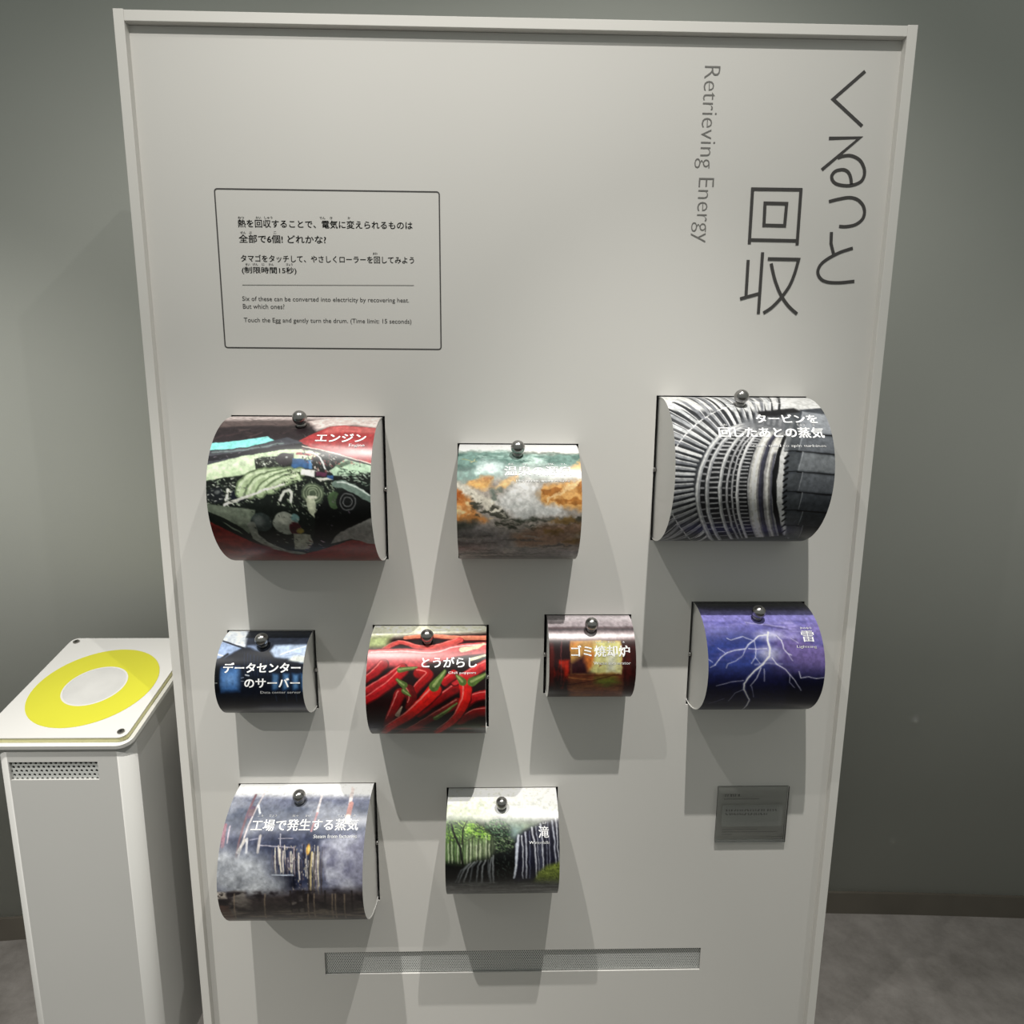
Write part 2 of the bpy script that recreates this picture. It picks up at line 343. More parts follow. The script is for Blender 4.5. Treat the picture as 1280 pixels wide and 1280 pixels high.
  ('M',(150,72,20),[(-14,116),(13,120),(32,154),(22,167),(-14,163)],22,18,0.42,0.62,15,0.95),
  ('M',(222,186,130),[(-14,120),(66,154),(55,171),(-14,151)],18,14,0.55,0.7,16,0.9),
  ('P',(198,190,172),[(-15,98),(12,110),(66,139),(82,158),(70,162),(32,139),(5,116),(-14,110)],6,1),
  ('P',(204,202,198),[(59,139),(82,112),(109,99),(128,111),(116,123),(124,141),(159,142),(167,154),(132,160),(93,162),(74,150)],10,1),
  ('M',(166,168,164),[(59,139),(82,108),(128,107),(124,141),(166,150),(109,166)],30,18,0.45,0.7,17,0.8),
  ('M',(96,106,96),[(51,116),(82,112),(74,135),(55,135)],14,10,0.4,0.6,18,0.9),
  ('M',(60,60,50),[(22,124),(70,147),(97,171),(140,162),(201,154),(203,183),(70,181),(20,151)],16,7,0.5,0.62,19,0.95),
  ('M',(52,56,46),[(66,162),(147,162),(176,158),(177,175),(82,181)],20,7,0.4,0.6,20,0.95),
  ('P',(150,110,84),[(128,175),(202,166),(205,209),(98,215),(82,193)],14,0.8),
  ('M',(128,96,50),[(140,162),(205,154),(209,209),(130,203)],20,10,0.45,0.65,21,0.8),
  ('P',(52,54,46),[(-14,167),(30,164),(28,182),(-15,193)],10,0.9),
  ('P',(128,122,120),[(-15,193),(32,171),(82,188),(91,222),(210,221),(218,276),(-20,276)],18,1),
  ('M',(86,84,82),[(-15,184),(207,188),(218,276),(-20,276)],50,6,0.48,0.66,22,0.8),
  ('M',(170,160,150),[(-15,184),(207,188),(218,276),(-20,276)],40,5,0.55,0.7,23,0.6),
 ],
 3: [
  ('F',(66,68,72)),
  ('P',(200,200,198),[(-18,2),(290,2),(263,63),(179,73),(-42,71)],10,1),
  ('L',(36,38,42),[(159,103),(195,5)],5.3,6.9,1,1),
  ('L',(206,206,206),[(163,104),(187,49)],4.2,5.3,1,1),
  ('L',(206,206,206),[(185,48),(203,4)],5.3,7.4,1,1),
  ('L',(232,232,230),[(164,105),(188,52)],1.1,1.3,1,1),
  ('L',(226,226,226),[(189,47),(209,4)],1.1,1.6,1,1),
  ('L',(240,240,238),[(192,55),(186,51)],1.3,1.3,1,1),
  ('L',(36,38,42),[(152,101),(177,5)],5.3,6.9,1,1),
  ('L',(206,206,206),[(155,102),(177,44)],4.2,5.3,1,1),
  ('L',(206,206,206),[(175,43),(186,5)],5.3,7.4,1,1),
  ('L',(232,232,230),[(156,102),(178,47)],1.1,1.3,1,1),
  ('L',(226,226,226),[(180,41),(192,5)],1.1,1.6,1,1),
  ('L',(240,240,238),[(182,48),(176,45)],1.3,1.3,1,1),
  ('L',(36,38,42),[(144,100),(160,5)],5.3,6.9,1,1),
  ('L',(176,178,180),[(147,101),(166,40)],4.2,5.3,1,1),
  ('L',(176,178,180),[(164,40),(169,5)],5.3,7.4,1,1),
  ('L',(232,232,230),[(148,101),(168,43)],1.1,1.3,1,1),
  ('L',(226,226,226),[(169,37),(175,5)],1.1,1.6,1,1),
  ('L',(240,240,238),[(172,44),(165,42)],1.3,1.3,1,1),
  ('L',(36,38,42),[(135,100),(144,5)],5.3,6.9,1,1),
  ('L',(110,112,118),[(139,100),(154,39)],4.2,5.3,1,1),
  ('L',(110,112,118),[(152,39),(152,5)],5.3,7.4,1,1),
  ('L',(232,232,230),[(140,100),(157,41)],1.1,1.3,1,1),
  ('L',(226,226,226),[(157,35),(158,5)],1.1,1.6,1,1),
  ('L',(240,240,238),[(161,41),(154,41)],1.3,1.3,1,1),
  ('L',(36,38,42),[(127,100),(127,4)],5.3,6.9,1,1),
  ('L',(140,142,146),[(131,100),(142,40)],4.2,5.3,1,1),
  ('L',(140,142,146),[(139,41),(135,5)],5.3,7.4,1,1),
  ('L',(232,232,230),[(132,100),(144,41)],1.1,1.3,1,1),
  ('L',(226,226,226),[(145,36),(142,5)],1.1,1.6,1,1),
  ('L',(240,240,238),[(149,41),(141,42)],1.3,1.3,1,1),
  ('L',(36,38,42),[(118,101),(111,4)],5.3,6.9,1,1),
  ('L',(176,178,180),[(122,101),(128,44)],4.2,5.3,1,1),
  ('L',(176,178,180),[(126,45),(119,4)],5.3,7.4,1,1),
  ('L',(232,232,230),[(123,101),(131,44)],1.1,1.3,1,1),
  ('L',(226,226,226),[(131,40),(125,4)],1.1,1.6,1,1),
  ('L',(240,240,238),[(136,43),(128,45)],1.3,1.3,1,1),
  ('L',(36,38,42),[(110,103),(95,4)],5.3,6.9,1,1),
  ('L',(140,142,146),[(114,102),(115,49)],4.2,5.3,1,1),
  ('L',(140,142,146),[(112,50),(103,4)],5.3,7.4,1,1),
  ('L',(232,232,230),[(115,102),(118,49)],1.1,1.3,1,1),
  ('L',(226,226,226),[(117,45),(109,4)],1.1,1.6,1,1),
  ('L',(240,240,238),[(123,47),(115,51)],1.3,1.3,1,1),
  ('L',(36,38,42),[(101,106),(80,3)],5.3,6.9,1,1),
  ('L',(176,178,180),[(105,105),(101,56)],4.2,5.3,1,1),
  ('L',(176,178,180),[(99,57),(88,3)],5.3,7.4,1,1),
  ('L',(232,232,230),[(106,104),(105,55)],1.1,1.3,1,1),
  ('L',(226,226,226),[(103,52),(93,4)],1.1,1.6,1,1),
  ('L',(240,240,238),[(109,53),(101,57)],1.3,1.3,1,1),
  ('L',(36,38,42),[(93,109),(65,2)],5.3,6.9,1,1),
  ('L',(206,206,206),[(97,108),(88,63)],4.2,5.3,1,1),
  ('L',(206,206,206),[(85,65),(73,3)],5.3,7.4,1,1),
  ('L',(232,232,230),[(98,107),(91,62)],1.1,1.3,1,1),
  ('L',(226,226,226),[(90,60),(78,3)],1.1,1.6,1,1),
  ('L',(240,240,238),[(96,60),(88,64)],1.3,1.3,1,1),
  ('L',(36,38,42),[(85,113),(52,1)],5.3,6.9,1,1),
  ('L',(110,112,118),[(88,111),(75,71)],4.2,5.3,1,1),
  ('L',(110,112,118),[(73,73),(58,2)],5.3,7.4,1,1),
  ('L',(232,232,230),[(89,111),(78,70)],1.1,1.3,1,1),
  ('L',(226,226,226),[(76,68),(64,2)],1.1,1.6,1,1),
  ('L',(240,240,238),[(83,67),(75,72)],1.3,1.3,1,1),
  ('L',(36,38,42),[(77,117),(37,6)],5.3,6.9,1,1),
  ('L',(140,142,146),[(80,115),(63,80)],4.2,5.3,1,1),
  ('L',(140,142,146),[(60,81),(45,1)],5.3,7.4,1,1),
  ('L',(232,232,230),[(81,115),(66,78)],1.1,1.3,1,1),
  ('L',(226,226,226),[(64,77),(50,1)],1.1,1.6,1,1),
  ('L',(240,240,238),[(71,75),(63,80)],1.3,1.3,1,1),
  ('L',(36,38,42),[(70,122),(13,47)],5.3,6.9,1,1),
  ('L',(110,112,118),[(73,120),(51,88)],4.2,5.3,1,1),
  ('L',(110,112,118),[(49,90),(23,33)],5.3,7.4,1,1),
  ('L',(232,232,230),[(74,119),(55,87)],1.1,1.3,1,1),
  ('L',(226,226,226),[(52,86),(32,18)],1.1,1.6,1,1),
  ('L',(240,240,238),[(59,84),(52,89)],1.3,1.3,1,1),
  ('L',(36,38,42),[(63,127),(-3,68)],5.3,6.9,1,1),
  ('L',(176,178,180),[(66,125),(40,97)],4.2,5.3,1,1),
  ('L',(176,178,180),[(38,99),(5,58)],5.3,7.4,1,1),
  ('L',(232,232,230),[(67,124),(44,95)],1.1,1.3,1,1),
  ('L',(226,226,226),[(41,95),(11,50)],1.1,1.6,1,1),
  ('L',(240,240,238),[(48,92),(41,98)],1.3,1.3,1,1),
  ('L',(36,38,42),[(56,133),(-16,84)],5.3,6.9,1,1),
  ('L',(140,142,146),[(59,130),(31,106)],4.2,5.3,1,1),
  ('L',(140,142,146),[(29,108),(-10,76)],5.3,7.4,1,1),
  ('L',(232,232,230),[(60,130),(34,104)],1.1,1.3,1,1),
  ('L',(226,226,226),[(31,104),(-4,70)],1.1,1.6,1,1),
  ('L',(240,240,238),[(37,101),(31,107)],1.3,1.3,1,1),
  ('L',(36,38,42),[(50,139),(-28,100)],5.3,6.9,1,1),
  ('L',(176,178,180),[(53,136),(22,115)],4.2,5.3,1,1),
  ('L',(176,178,180),[(20,117),(-22,92)],5.3,7.4,1,1),
  ('L',(232,232,230),[(53,135),(25,113)],1.1,1.3,1,1),
  ('L',(226,226,226),[(22,113),(-18,86)],1.1,1.6,1,1),
  ('L',(240,240,238),[(28,110),(22,115)],1.3,1.3,1,1),
  ('L',(36,38,42),[(45,145),(-38,114)],5.3,6.9,1,1),
  ('L',(140,142,146),[(47,142),(13,124)],4.2,5.3,1,1),
  ('L',(140,142,146),[(12,126),(-33,107)],5.3,7.4,1,1),
  ('L',(232,232,230),[(48,141),(16,122)],1.1,1.3,1,1),
  ('L',(226,226,226),[(13,122),(-29,101)],1.1,1.6,1,1),
  ('L',(240,240,238),[(19,119),(14,125)],1.3,1.3,1,1),
  ('L',(36,38,42),[(40,151),(-46,127)],5.3,6.9,1,1),
  ('L',(110,112,118),[(42,148),(6,133)],4.2,5.3,1,1),
  ('L',(110,112,118),[(5,135),(-42,120)],5.3,7.4,1,1),
  ('L',(232,232,230),[(43,148),(9,131)],1.1,1.3,1,1),
  ('L',(226,226,226),[(6,132),(-39,115)],1.1,1.6,1,1),
  ('L',(240,240,238),[(12,128),(7,134)],1.3,1.3,1,1),
  ('L',(36,38,42),[(36,158),(-53,140)],5.3,6.9,1,1),
  ('L',(206,206,206),[(38,155),(0,143)],4.2,5.3,1,1),
  ('L',(206,206,206),[(-1,144),(-49,134)],5.3,7.4,1,1),
  ('L',(232,232,230),[(38,154),(3,141)],1.1,1.3,1,1),
  ('L',(226,226,226),[(0,141),(-47,129)],1.1,1.6,1,1),
  ('L',(240,240,238),[(5,137),(1,143)],1.3,1.3,1,1),
  ('L',(36,38,42),[(33,164),(-58,153)],5.3,6.9,1,1),
  ('L',(140,142,146),[(34,162),(-5,152)],4.2,5.3,1,1),
  ('L',(140,142,146),[(-5,154),(-55,147)],5.3,7.4,1,1),
  ('L',(232,232,230),[(34,161),(-2,150)],1.1,1.3,1,1),
  ('L',(226,226,226),[(-5,150),(-53,142)],1.1,1.6,1,1),
  ('L',(240,240,238),[(-1,146),(-4,152)],1.3,1.3,1,1),
  ('L',(36,38,42),[(30,171),(-62,166)],5.3,6.9,1,1),
  ('L',(110,112,118),[(31,168),(-9,162)],4.2,5.3,1,1),
  ('L',(110,112,118),[(-9,163),(-60,160)],5.3,7.4,1,1),
  ('L',(232,232,230),[(31,167),(-6,159)],1.1,1.3,1,1),
  ('L',(226,226,226),[(-9,160),(-58,155)],1.1,1.6,1,1),
  ('L',(240,240,238),[(-5,156),(-8,162)],1.3,1.3,1,1),
  ('L',(36,38,42),[(28,178),(-64,179)],5.3,6.9,1,1),
  ('L',(140,142,146),[(29,175),(-11,171)],4.2,5.3,1,1),
  ('L',(140,142,146),[(-12,173),(-63,173)],5.3,7.4,1,1),
  ('L',(232,232,230),[(29,174),(-10,169)],1.1,1.3,1,1),
  ('L',(226,226,226),[(-12,170),(-62,168)],1.1,1.6,1,1),
  ('L',(240,240,238),[(-9,165),(-10,171)],1.3,1.3,1,1),
  ('L',(36,38,42),[(27,186),(-65,192)],5.3,6.9,1,1),
  ('L',(176,178,180),[(28,182),(-13,181)],4.2,5.3,1,1),
  ('L',(176,178,180),[(-13,183),(-64,186)],5.3,7.4,1,1),
  ('L',(232,232,230),[(28,182),(-12,179)],1.1,1.3,1,1),
  ('L',(226,226,226),[(-14,180),(-64,181)],1.1,1.6,1,1),
  ('L',(240,240,238),[(-11,175),(-12,181)],1.3,1.3,1,1),
  ('L',(36,38,42),[(27,193),(-64,206)],5.3,6.9,1,1),
  ('L',(140,142,146),[(27,190),(-14,191)],4.2,5.3,1,1),
  ('L',(140,142,146),[(-14,193),(-64,199)],5.3,7.4,1,1),
  ('L',(232,232,230),[(27,189),(-13,188)],1.1,1.3,1,1),
  ('L',(226,226,226),[(-15,190),(-65,194)],1.1,1.6,1,1),
  ('L',(240,240,238),[(-13,185),(-13,191)],1.3,1.3,1,1),
  ('L',(36,38,42),[(27,200),(-61,220)],5.3,6.9,1,1),
  ('L',(110,112,118),[(27,197),(-13,201)],4.2,5.3,1,1),
  ('L',(110,112,118),[(-13,203),(-63,213)],5.3,7.4,1,1),
  ('L',(232,232,230),[(27,196),(-12,198)],1.1,1.3,1,1),
  ('L',(226,226,226),[(-15,200),(-63,207)],1.1,1.6,1,1),
  ('L',(240,240,238),[(-13,195),(-12,201)],1.3,1.3,1,1),
  ('L',(36,38,42),[(29,208),(-57,234)],5.3,6.9,1,1),
  ('L',(140,142,146),[(28,205),(-12,211)],4.2,5.3,1,1),
  ('L',(140,142,146),[(-11,213),(-59,227)],5.3,7.4,1,1),
  ('L',(232,232,230),[(28,204),(-11,209)],1.1,1.3,1,1),
  ('L',(226,226,226),[(-13,210),(-61,221)],1.1,1.6,1,1),
  ('L',(240,240,238),[(-12,205),(-11,211)],1.3,1.3,1,1),
  ('L',(36,38,42),[(31,216),(-51,250)],5.3,6.9,1,1),
  ('L',(140,142,146),[(30,212),(-9,222)],4.2,5.3,1,1),
  ('L',(140,142,146),[(-8,224),(-54,242)],5.3,7.4,1,1),
  ('L',(232,232,230),[(29,211),(-8,219)],1.1,1.3,1,1),
  ('L',(226,226,226),[(-10,221),(-56,236)],1.1,1.6,1,1),
  ('L',(240,240,238),[(-10,215),(-8,222)],1.3,1.3,1,1),
  ('L',(36,38,42),[(34,223),(-43,268)],5.3,6.9,1,1),
  ('L',(176,178,180),[(32,220),(-5,233)],4.2,5.3,1,1),
  ('L',(176,178,180),[(-4,235),(-47,259)],5.3,7.4,1,1),
  ('L',(232,232,230),[(32,219),(-5,230)],1.1,1.3,1,1),
  ('L',(226,226,226),[(-7,232),(-50,253)],1.1,1.6,1,1),
  ('L',(240,240,238),[(-6,226),(-4,233)],1.3,1.3,1,1),
  ('L',(36,38,42),[(37,231),(-33,290)],5.3,6.9,1,1),
  ('L',(176,178,180),[(36,228),(0,245)],4.2,5.3,1,1),
  ('L',(176,178,180),[(2,247),(-38,279)],5.3,7.4,1,1),
  ('L',(232,232,230),[(35,227),(0,241)],1.1,1.3,1,1),
  ('L',(226,226,226),[(-1,244),(-42,271)],1.1,1.6,1,1),
  ('L',(240,240,238),[(-2,237),(1,244)],1.3,1.3,1,1),
  ('L',(36,38,42),[(42,239),(-18,325)],5.3,6.9,1,1),
  ('L',(140,142,146),[(40,236),(7,257)],4.2,5.3,1,1),
  ('L',(140,142,146),[(8,259),(-26,304)],5.3,7.4,1,1),
  ('L',(232,232,230),[(39,235),(6,253)],1.1,1.3,1,1),
  ('L',(226,226,226),[(5,256),(-31,294)],1.1,1.6,1,1),
  ('L',(240,240,238),[(4,249),(8,257)],1.3,1.3,1,1),
  ('L',(36,38,42),[(47,248),(-3,350)],5.3,6.9,1,1),
  ('L',(140,142,146),[(45,244),(15,270)],4.2,5.3,1,1),
  ('L',(140,142,146),[(17,273),(-7,350)],5.3,7.4,1,1),
  ('L',(232,232,230),[(44,243),(14,266)],1.1,1.3,1,1),
  ('L',(226,226,226),[(13,269),(-14,334)],1.1,1.6,1,1),
  ('L',(240,240,238),[(11,261),(16,270)],1.3,1.3,1,1),
  ('L',(36,38,42),[(54,256),(7,348)],5.3,6.9,1,1),
  ('L',(140,142,146),[(51,252),(25,285)],4.2,5.3,1,1),
  ('L',(140,142,146),[(27,288),(2,349)],5.3,7.4,1,1),
  ('L',(232,232,230),[(50,251),(23,281)],1.1,1.3,1,1),
  ('L',(226,226,226),[(23,285),(-1,350)],1.1,1.6,1,1),
  ('L',(240,240,238),[(19,275),(26,285)],1.3,1.3,1,1),
  ('L',(36,38,42),[(60,265),(18,347)],5.3,6.9,1,1),
  ('L',(140,142,146),[(57,261),(37,304)],4.2,5.3,1,1),
  ('L',(140,142,146),[(39,308),(13,348)],5.3,7.4,1,1),
  ('L',(232,232,230),[(56,260),(34,298)],1.1,1.3,1,1),
  ('L',(226,226,226),[(34,303),(9,348)],1.1,1.6,1,1),
  ('L',(240,240,238),[(30,291),(37,303)],1.3,1.3,1,1),
  ('L',(36,38,42),[(68,273),(30,346)],5.3,6.9,1,1),
  ('L',(206,206,206),[(65,269),(53,334)],4.2,5.3,1,1),
  ('L',(206,206,206),[(60,351),(24,347)],5.3,7.4,1,1),
  ('L',(232,232,230),[(64,268),(49,322)],1.1,1.3,1,1),
  ('L',(226,226,226),[(51,333),(20,347)],1.1,1.6,1,1),
  ('L',(240,240,238),[(42,311),(53,331)],1.3,1.3,1,1),
  ('L',(36,38,42),[(77,282),(43,345)],5.3,6.9,1,1),
  ('L',(206,206,206),[(73,278),(67,350)],4.2,5.3,1,1),
  ('L',(206,206,206),[(69,350),(36,346)],5.3,7.4,1,1),
  ('L',(232,232,230),[(72,277),(66,350)],1.1,1.3,1,1),
  ('L',(226,226,226),[(65,350),(32,346)],1.1,1.6,1,1),
  ('L',(240,240,238),[(63,351),(68,350)],1.3,1.3,1,1),
  ('P',(206,206,200),[(-29,2),(46,2),(36,41),(-39,56)],10,0.5),
  ('P',(24,24,26),[(136,74),(198,63),(206,73),(174,89),(138,86)],5,1),
  ('P',(30,31,34),[(87,337),(68,299),(56,277),(47,259),(40,243),(36,228),(33,214),(31,201),(32,188),(34,176),(38,165),(43,153),(50,143),(57,133),(66,124),(75,116),(86,110),(96,105),(107,101),(117,100),(127,100),(168,111),(162,110),(156,111),(150,114),(144,118),(138,124),(133,131),(128,139),(123,148),(120,158),(117,168),(115,178),(114,190),(114,202),(116,214),(119,227),(123,240),(128,254),(135,270),(144,287),(156,309)],2,1),
  ('L',(150,152,156),[(89,334),(71,298),(60,277),(51,259),(44,243),(39,228),(36,214),(35,201),(36,188),(38,176),(42,165),(47,154),(53,143),(60,133),(69,124),(78,117),(88,110),(99,105),(109,102),(119,100)],6.9,6.9,1,1),
  ('L',(206,206,204),[(89,335),(70,298),(59,277),(50,259),(43,243),(38,228),(35,214),(34,201),(35,188),(37,176),(41,165),(46,154),(52,143),(60,133),(68,124),(78,117),(88,110),(98,105),(108,102),(119,100)],2.6,2.6,1,1),
  ('L',(140,142,146),[(100,328),(83,296),(72,276),(64,258),(57,243),(53,228),(50,214),(49,201),(49,189),(51,177),(54,165),(59,154),(65,144),(72,134),(80,126),(88,118),(98,111),(107,107),(117,103),(127,102)],5.8,5.8,1,1),
  ('L',(200,200,200),[(99,328),(82,297),(71,276),(63,258),(56,243),(52,228),(49,214),(48,201),(48,189),(50,177),(53,165),(58,154),(64,144),(71,134),(79,126),(88,118),(97,111),(107,106),(116,103),(126,102)],2.1,2.1,1,1),
  ('L',(150,152,154),[(117,321),(102,294),(91,274),(83,257),(77,242),(73,228),(70,214),(68,201),(69,189),(70,177),(73,166),(77,155),(82,145),(89,136),(96,127),(104,120),(112,114),(120,109),(129,106),(137,104)],5.3,5.3,1,1),
  ('L',(210,210,208),[(116,321),(101,294),(90,274),(82,257),(76,242),(72,228),(69,214),(67,201),(68,189),(69,177),(72,166),(76,155),(82,145),(88,136),(95,127),(103,120),(111,113),(120,109),(128,106),(137,104)],2.1,2.1,1,1),
  ('L',(160,160,162),[(126,318),(112,292),(101,273),(94,256),(88,241),(83,227),(80,214),(79,201),(79,189),(81,178),(83,166),(87,156),(92,146),(98,137),(104,128),(112,121),(119,115),(127,110),(135,107),(143,106)],3.2,3.2,1,1),
  ('L',(170,170,172),[(132,316),(119,291),(109,272),(101,256),(95,241),(91,227),(88,214),(87,201),(87,189),(88,178),(91,167),(94,156),(99,146),(104,137),(111,129),(118,122),(125,116),(132,111),(140,108),(147,107)],2.4,2.4,1,1),
  ('L',(176,176,178),[(139,314),(126,290),(117,272),(109,256),(103,241),(99,227),(96,214),(95,201),(95,189),(96,178),(98,167),(102,157),(106,147),(111,138),(117,130),(124,122),(131,116),(138,112),(145,109),(152,108)],4.2,4.2,1,1),
  ('L',(226,226,224),[(138,314),(125,290),(116,272),(108,256),(102,241),(98,227),(95,214),(94,201),(94,189),(95,178),(97,167),(101,157),(105,147),(110,138),(116,129),(123,122),(130,116),(137,112),(144,109),(151,108)],1.6,1.6,1,1),
  ('L',(160,160,160),[(153,310),(141,288),(132,270),(125,255),(120,240),(116,227),(113,214),(111,201),(111,190),(112,178),(114,168),(117,157),(121,148),(125,139),(130,131),(136,124),(142,118),(148,114),(155,111),(161,110)],2.6,2.6,1,1),
  ('L',(150,150,154),[(93,332),(97,330)],2.5,2.5,1,1),
  ('L',(150,150,154),[(78,301),(81,300)],2.5,2.5,1,1),
  ('L',(150,150,154),[(67,282),(71,282)],2.5,2.5,1,1),
  ('L',(150,150,154),[(59,266),(63,266)],2.5,2.5,1,1),
  ('L',(150,150,154),[(52,252),(56,252)],2.5,2.5,1,1),
  ('L',(150,150,154),[(47,239),(51,238)],2.5,2.5,1,1),
  ('L',(150,150,154),[(44,226),(48,226)],2.5,2.5,1,1),
  ('L',(150,150,154),[(41,214),(45,214)],2.5,2.5,1,1),
  ('L',(150,150,154),[(40,203),(44,203)],2.5,2.5,1,1),
  ('L',(150,150,154),[(40,192),(44,192)],2.5,2.5,1,1),
  ('L',(150,150,154),[(42,182),(46,182)],2.5,2.5,1,1),
  ('L',(150,150,154),[(44,171),(48,172)],2.5,2.5,1,1),
  ('L',(150,150,154),[(47,162),(51,162)],2.5,2.5,1,1),
  ('L',(150,150,154),[(52,152),(56,153)],2.5,2.5,1,1),
  ('L',(150,150,154),[(57,143),(61,144)],2.5,2.5,1,1),
  ('L',(150,150,154),[(63,135),(67,135)],2.5,2.5,1,1),
  ('L',(150,150,154),[(70,127),(74,128)],2.5,2.5,1,1),
  ('L',(150,150,154),[(78,120),(81,121)],2.5,2.5,1,1),
  ('L',(150,150,154),[(86,114),(89,115)],2.5,2.5,1,1),
  ('L',(150,150,154),[(95,109),(97,109)],2.5,2.5,1,1),
  ('L',(150,150,154),[(103,105),(106,105)],2.5,2.5,1,1),
  ('L',(150,150,154),[(112,102),(114,103)],2.5,2.5,1,1),
  ('L',(170,170,172),[(104,326),(113,322)],2.3,2.3,1,1),
  ('L',(170,170,172),[(92,305),(103,303)],2.3,2.3,1,1),
  ('L',(170,170,172),[(84,290),(95,289)],2.3,2.3,1,1),
  ('L',(170,170,172),[(77,277),(89,276)],2.3,2.3,1,1),
  ('L',(170,170,172),[(72,266),(83,265)],2.3,2.3,1,1),
  ('L',(170,170,172),[(67,256),(78,255)],2.3,2.3,1,1),
  ('L',(170,170,172),[(63,246),(74,245)],2.3,2.3,1,1),
  ('L',(170,170,172),[(59,237),(71,236)],2.3,2.3,1,1),
  ('L',(170,170,172),[(57,228),(69,227)],2.3,2.3,1,1),
  ('L',(170,170,172),[(55,219),(67,219)],2.3,2.3,1,1),
  ('L',(170,170,172),[(54,210),(65,210)],2.3,2.3,1,1),
  ('L',(170,170,172),[(53,202),(65,202)],2.3,2.3,1,1),
  ('L',(170,170,172),[(53,194),(65,194)],2.3,2.3,1,1),
  ('L',(170,170,172),[(53,187),(65,187)],2.3,2.3,1,1),
  ('L',(170,170,172),[(55,179),(66,179)],2.3,2.3,1,1),
  ('L',(170,170,172),[(56,172),(68,172)],2.3,2.3,1,1),
  ('L',(170,170,172),[(58,165),(70,165)],2.3,2.3,1,1),
  ('L',(170,170,172),[(61,158),(72,158)],2.3,2.3,1,1),
  ('L',(170,170,172),[(65,151),(75,152)],2.3,2.3,1,1),
  ('L',(170,170,172),[(68,145),(79,145)],2.3,2.3,1,1),
  ('L',(170,170,172),[(72,139),(83,139)],2.3,2.3,1,1),
  ('L',(170,170,172),[(77,133),(87,134)],2.3,2.3,1,1),
  ('L',(170,170,172),[(82,127),(91,128)],2.3,2.3,1,1),
  ('L',(170,170,172),[(87,122),(96,123)],2.3,2.3,1,1),
  ('L',(170,170,172),[(93,118),(101,119)],2.3,2.3,1,1),
  ('L',(170,170,172),[(98,114),(107,115)],2.3,2.3,1,1),
  ('L',(170,170,172),[(104,110),(112,111)],2.3,2.3,1,1),
  ('L',(170,170,172),[(110,107),(118,109)],2.3,2.3,1,1),
  ('L',(170,170,172),[(116,105),(123,106)],2.3,2.3,1,1),
  ('L',(170,170,172),[(122,103),(129,105)],2.3,2.3,1,1),
  ('L',(150,150,152),[(120,320),(123,319)],2,2,1,1),
  ('L',(150,150,152),[(107,296),(110,296)],2,2,1,1),
  ('L',(150,150,152),[(98,279),(101,278)],2,2,1,1),
  ('L',(150,150,152),[(90,264),(94,264)],2,2,1,1),
  ('L',(150,150,152),[(84,250),(88,250)],2,2,1,1),
  ('L',(150,150,152),[(80,238),(83,237)],2,2,1,1),
  ('L',(150,150,152),[(76,226),(80,225)],2,2,1,1),
  ('L',(150,150,152),[(74,214),(77,214)],2,2,1,1),
  ('L',(150,150,152),[(73,203),(76,203)],2,2,1,1),
  ('L',(150,150,152),[(72,193),(76,193)],2,2,1,1),
  ('L',(150,150,152),[(73,182),(77,182)],2,2,1,1),
  ('L',(150,150,152),[(75,172),(79,173)],2,2,1,1),
  ('L',(150,150,152),[(78,163),(81,163)],2,2,1,1),
  ('L',(150,150,152),[(82,154),(85,154)],2,2,1,1),
  ('L',(150,150,152),[(86,145),(89,146)],2,2,1,1),
  ('L',(150,150,152),[(91,137),(94,138)],2,2,1,1),
  ('L',(150,150,152),[(97,130),(100,130)],2,2,1,1),
  ('L',(150,150,152),[(103,123),(106,124)],2,2,1,1),
  ('L',(150,150,152),[(110,117),(113,118)],2,2,1,1),
  ('L',(150,150,152),[(117,113),(120,113)],2,2,1,1),
  ('L',(150,150,152),[(124,109),(127,109)],2,2,1,1),
  ('L',(150,150,152),[(131,106),(134,107)],2,2,1,1),
  ('L',(140,140,142),[(128,317),(130,316)],1.8,1.8,1,1),
  ('L',(140,140,142),[(116,295),(118,294)],1.8,1.8,1,1),
  ('L',(140,140,142),[(107,278),(109,278)],1.8,1.8,1,1),
  ('L',(140,140,142),[(99,263),(102,263)],1.8,1.8,1,1),
  ('L',(140,140,142),[(94,250),(96,250)],1.8,1.8,1,1),
  ('L',(140,140,142),[(89,237),(92,237)],1.8,1.8,1,1),
  ('L',(140,140,142),[(86,225),(88,225)],1.8,1.8,1,1),
  ('L',(140,140,142),[(83,214),(86,214)],1.8,1.8,1,1),
  ('L',(140,140,142),[(82,203),(85,203)],1.8,1.8,1,1),
  ('L',(140,140,142),[(82,193),(84,193)],1.8,1.8,1,1),
  ('L',(140,140,142),[(83,183),(85,183)],1.8,1.8,1,1),
  ('L',(140,140,142),[(84,173),(87,173)],1.8,1.8,1,1),
  ('L',(140,140,142),[(87,163),(89,164)],1.8,1.8,1,1),
  ('L',(140,140,142),[(90,154),(93,155)],1.8,1.8,1,1),
  ('L',(140,140,142),[(94,146),(97,146)],1.8,1.8,1,1),
  ('L',(140,140,142),[(99,138),(102,138)],1.8,1.8,1,1),
  ('L',(140,140,142),[(105,131),(107,131)],1.8,1.8,1,1),
  ('L',(140,140,142),[(111,124),(113,124)],1.8,1.8,1,1),
  ('L',(140,140,142),[(117,118),(119,119)],1.8,1.8,1,1),
  ('L',(140,140,142),[(124,114),(125,114)],1.8,1.8,1,1),
  ('L',(140,140,142),[(130,110),(132,110)],1.8,1.8,1,1),
  ('L',(140,140,142),[(137,107),(139,108)],1.8,1.8,1,1),
  ('L',(160,160,160),[(134,315),(137,314)],1.5,1.5,1,1),
  ('L',(160,160,160),[(124,297),(127,296)],1.5,1.5,1,1),
  ('L',(160,160,160),[(116,282),(119,282)],1.5,1.5,1,1),
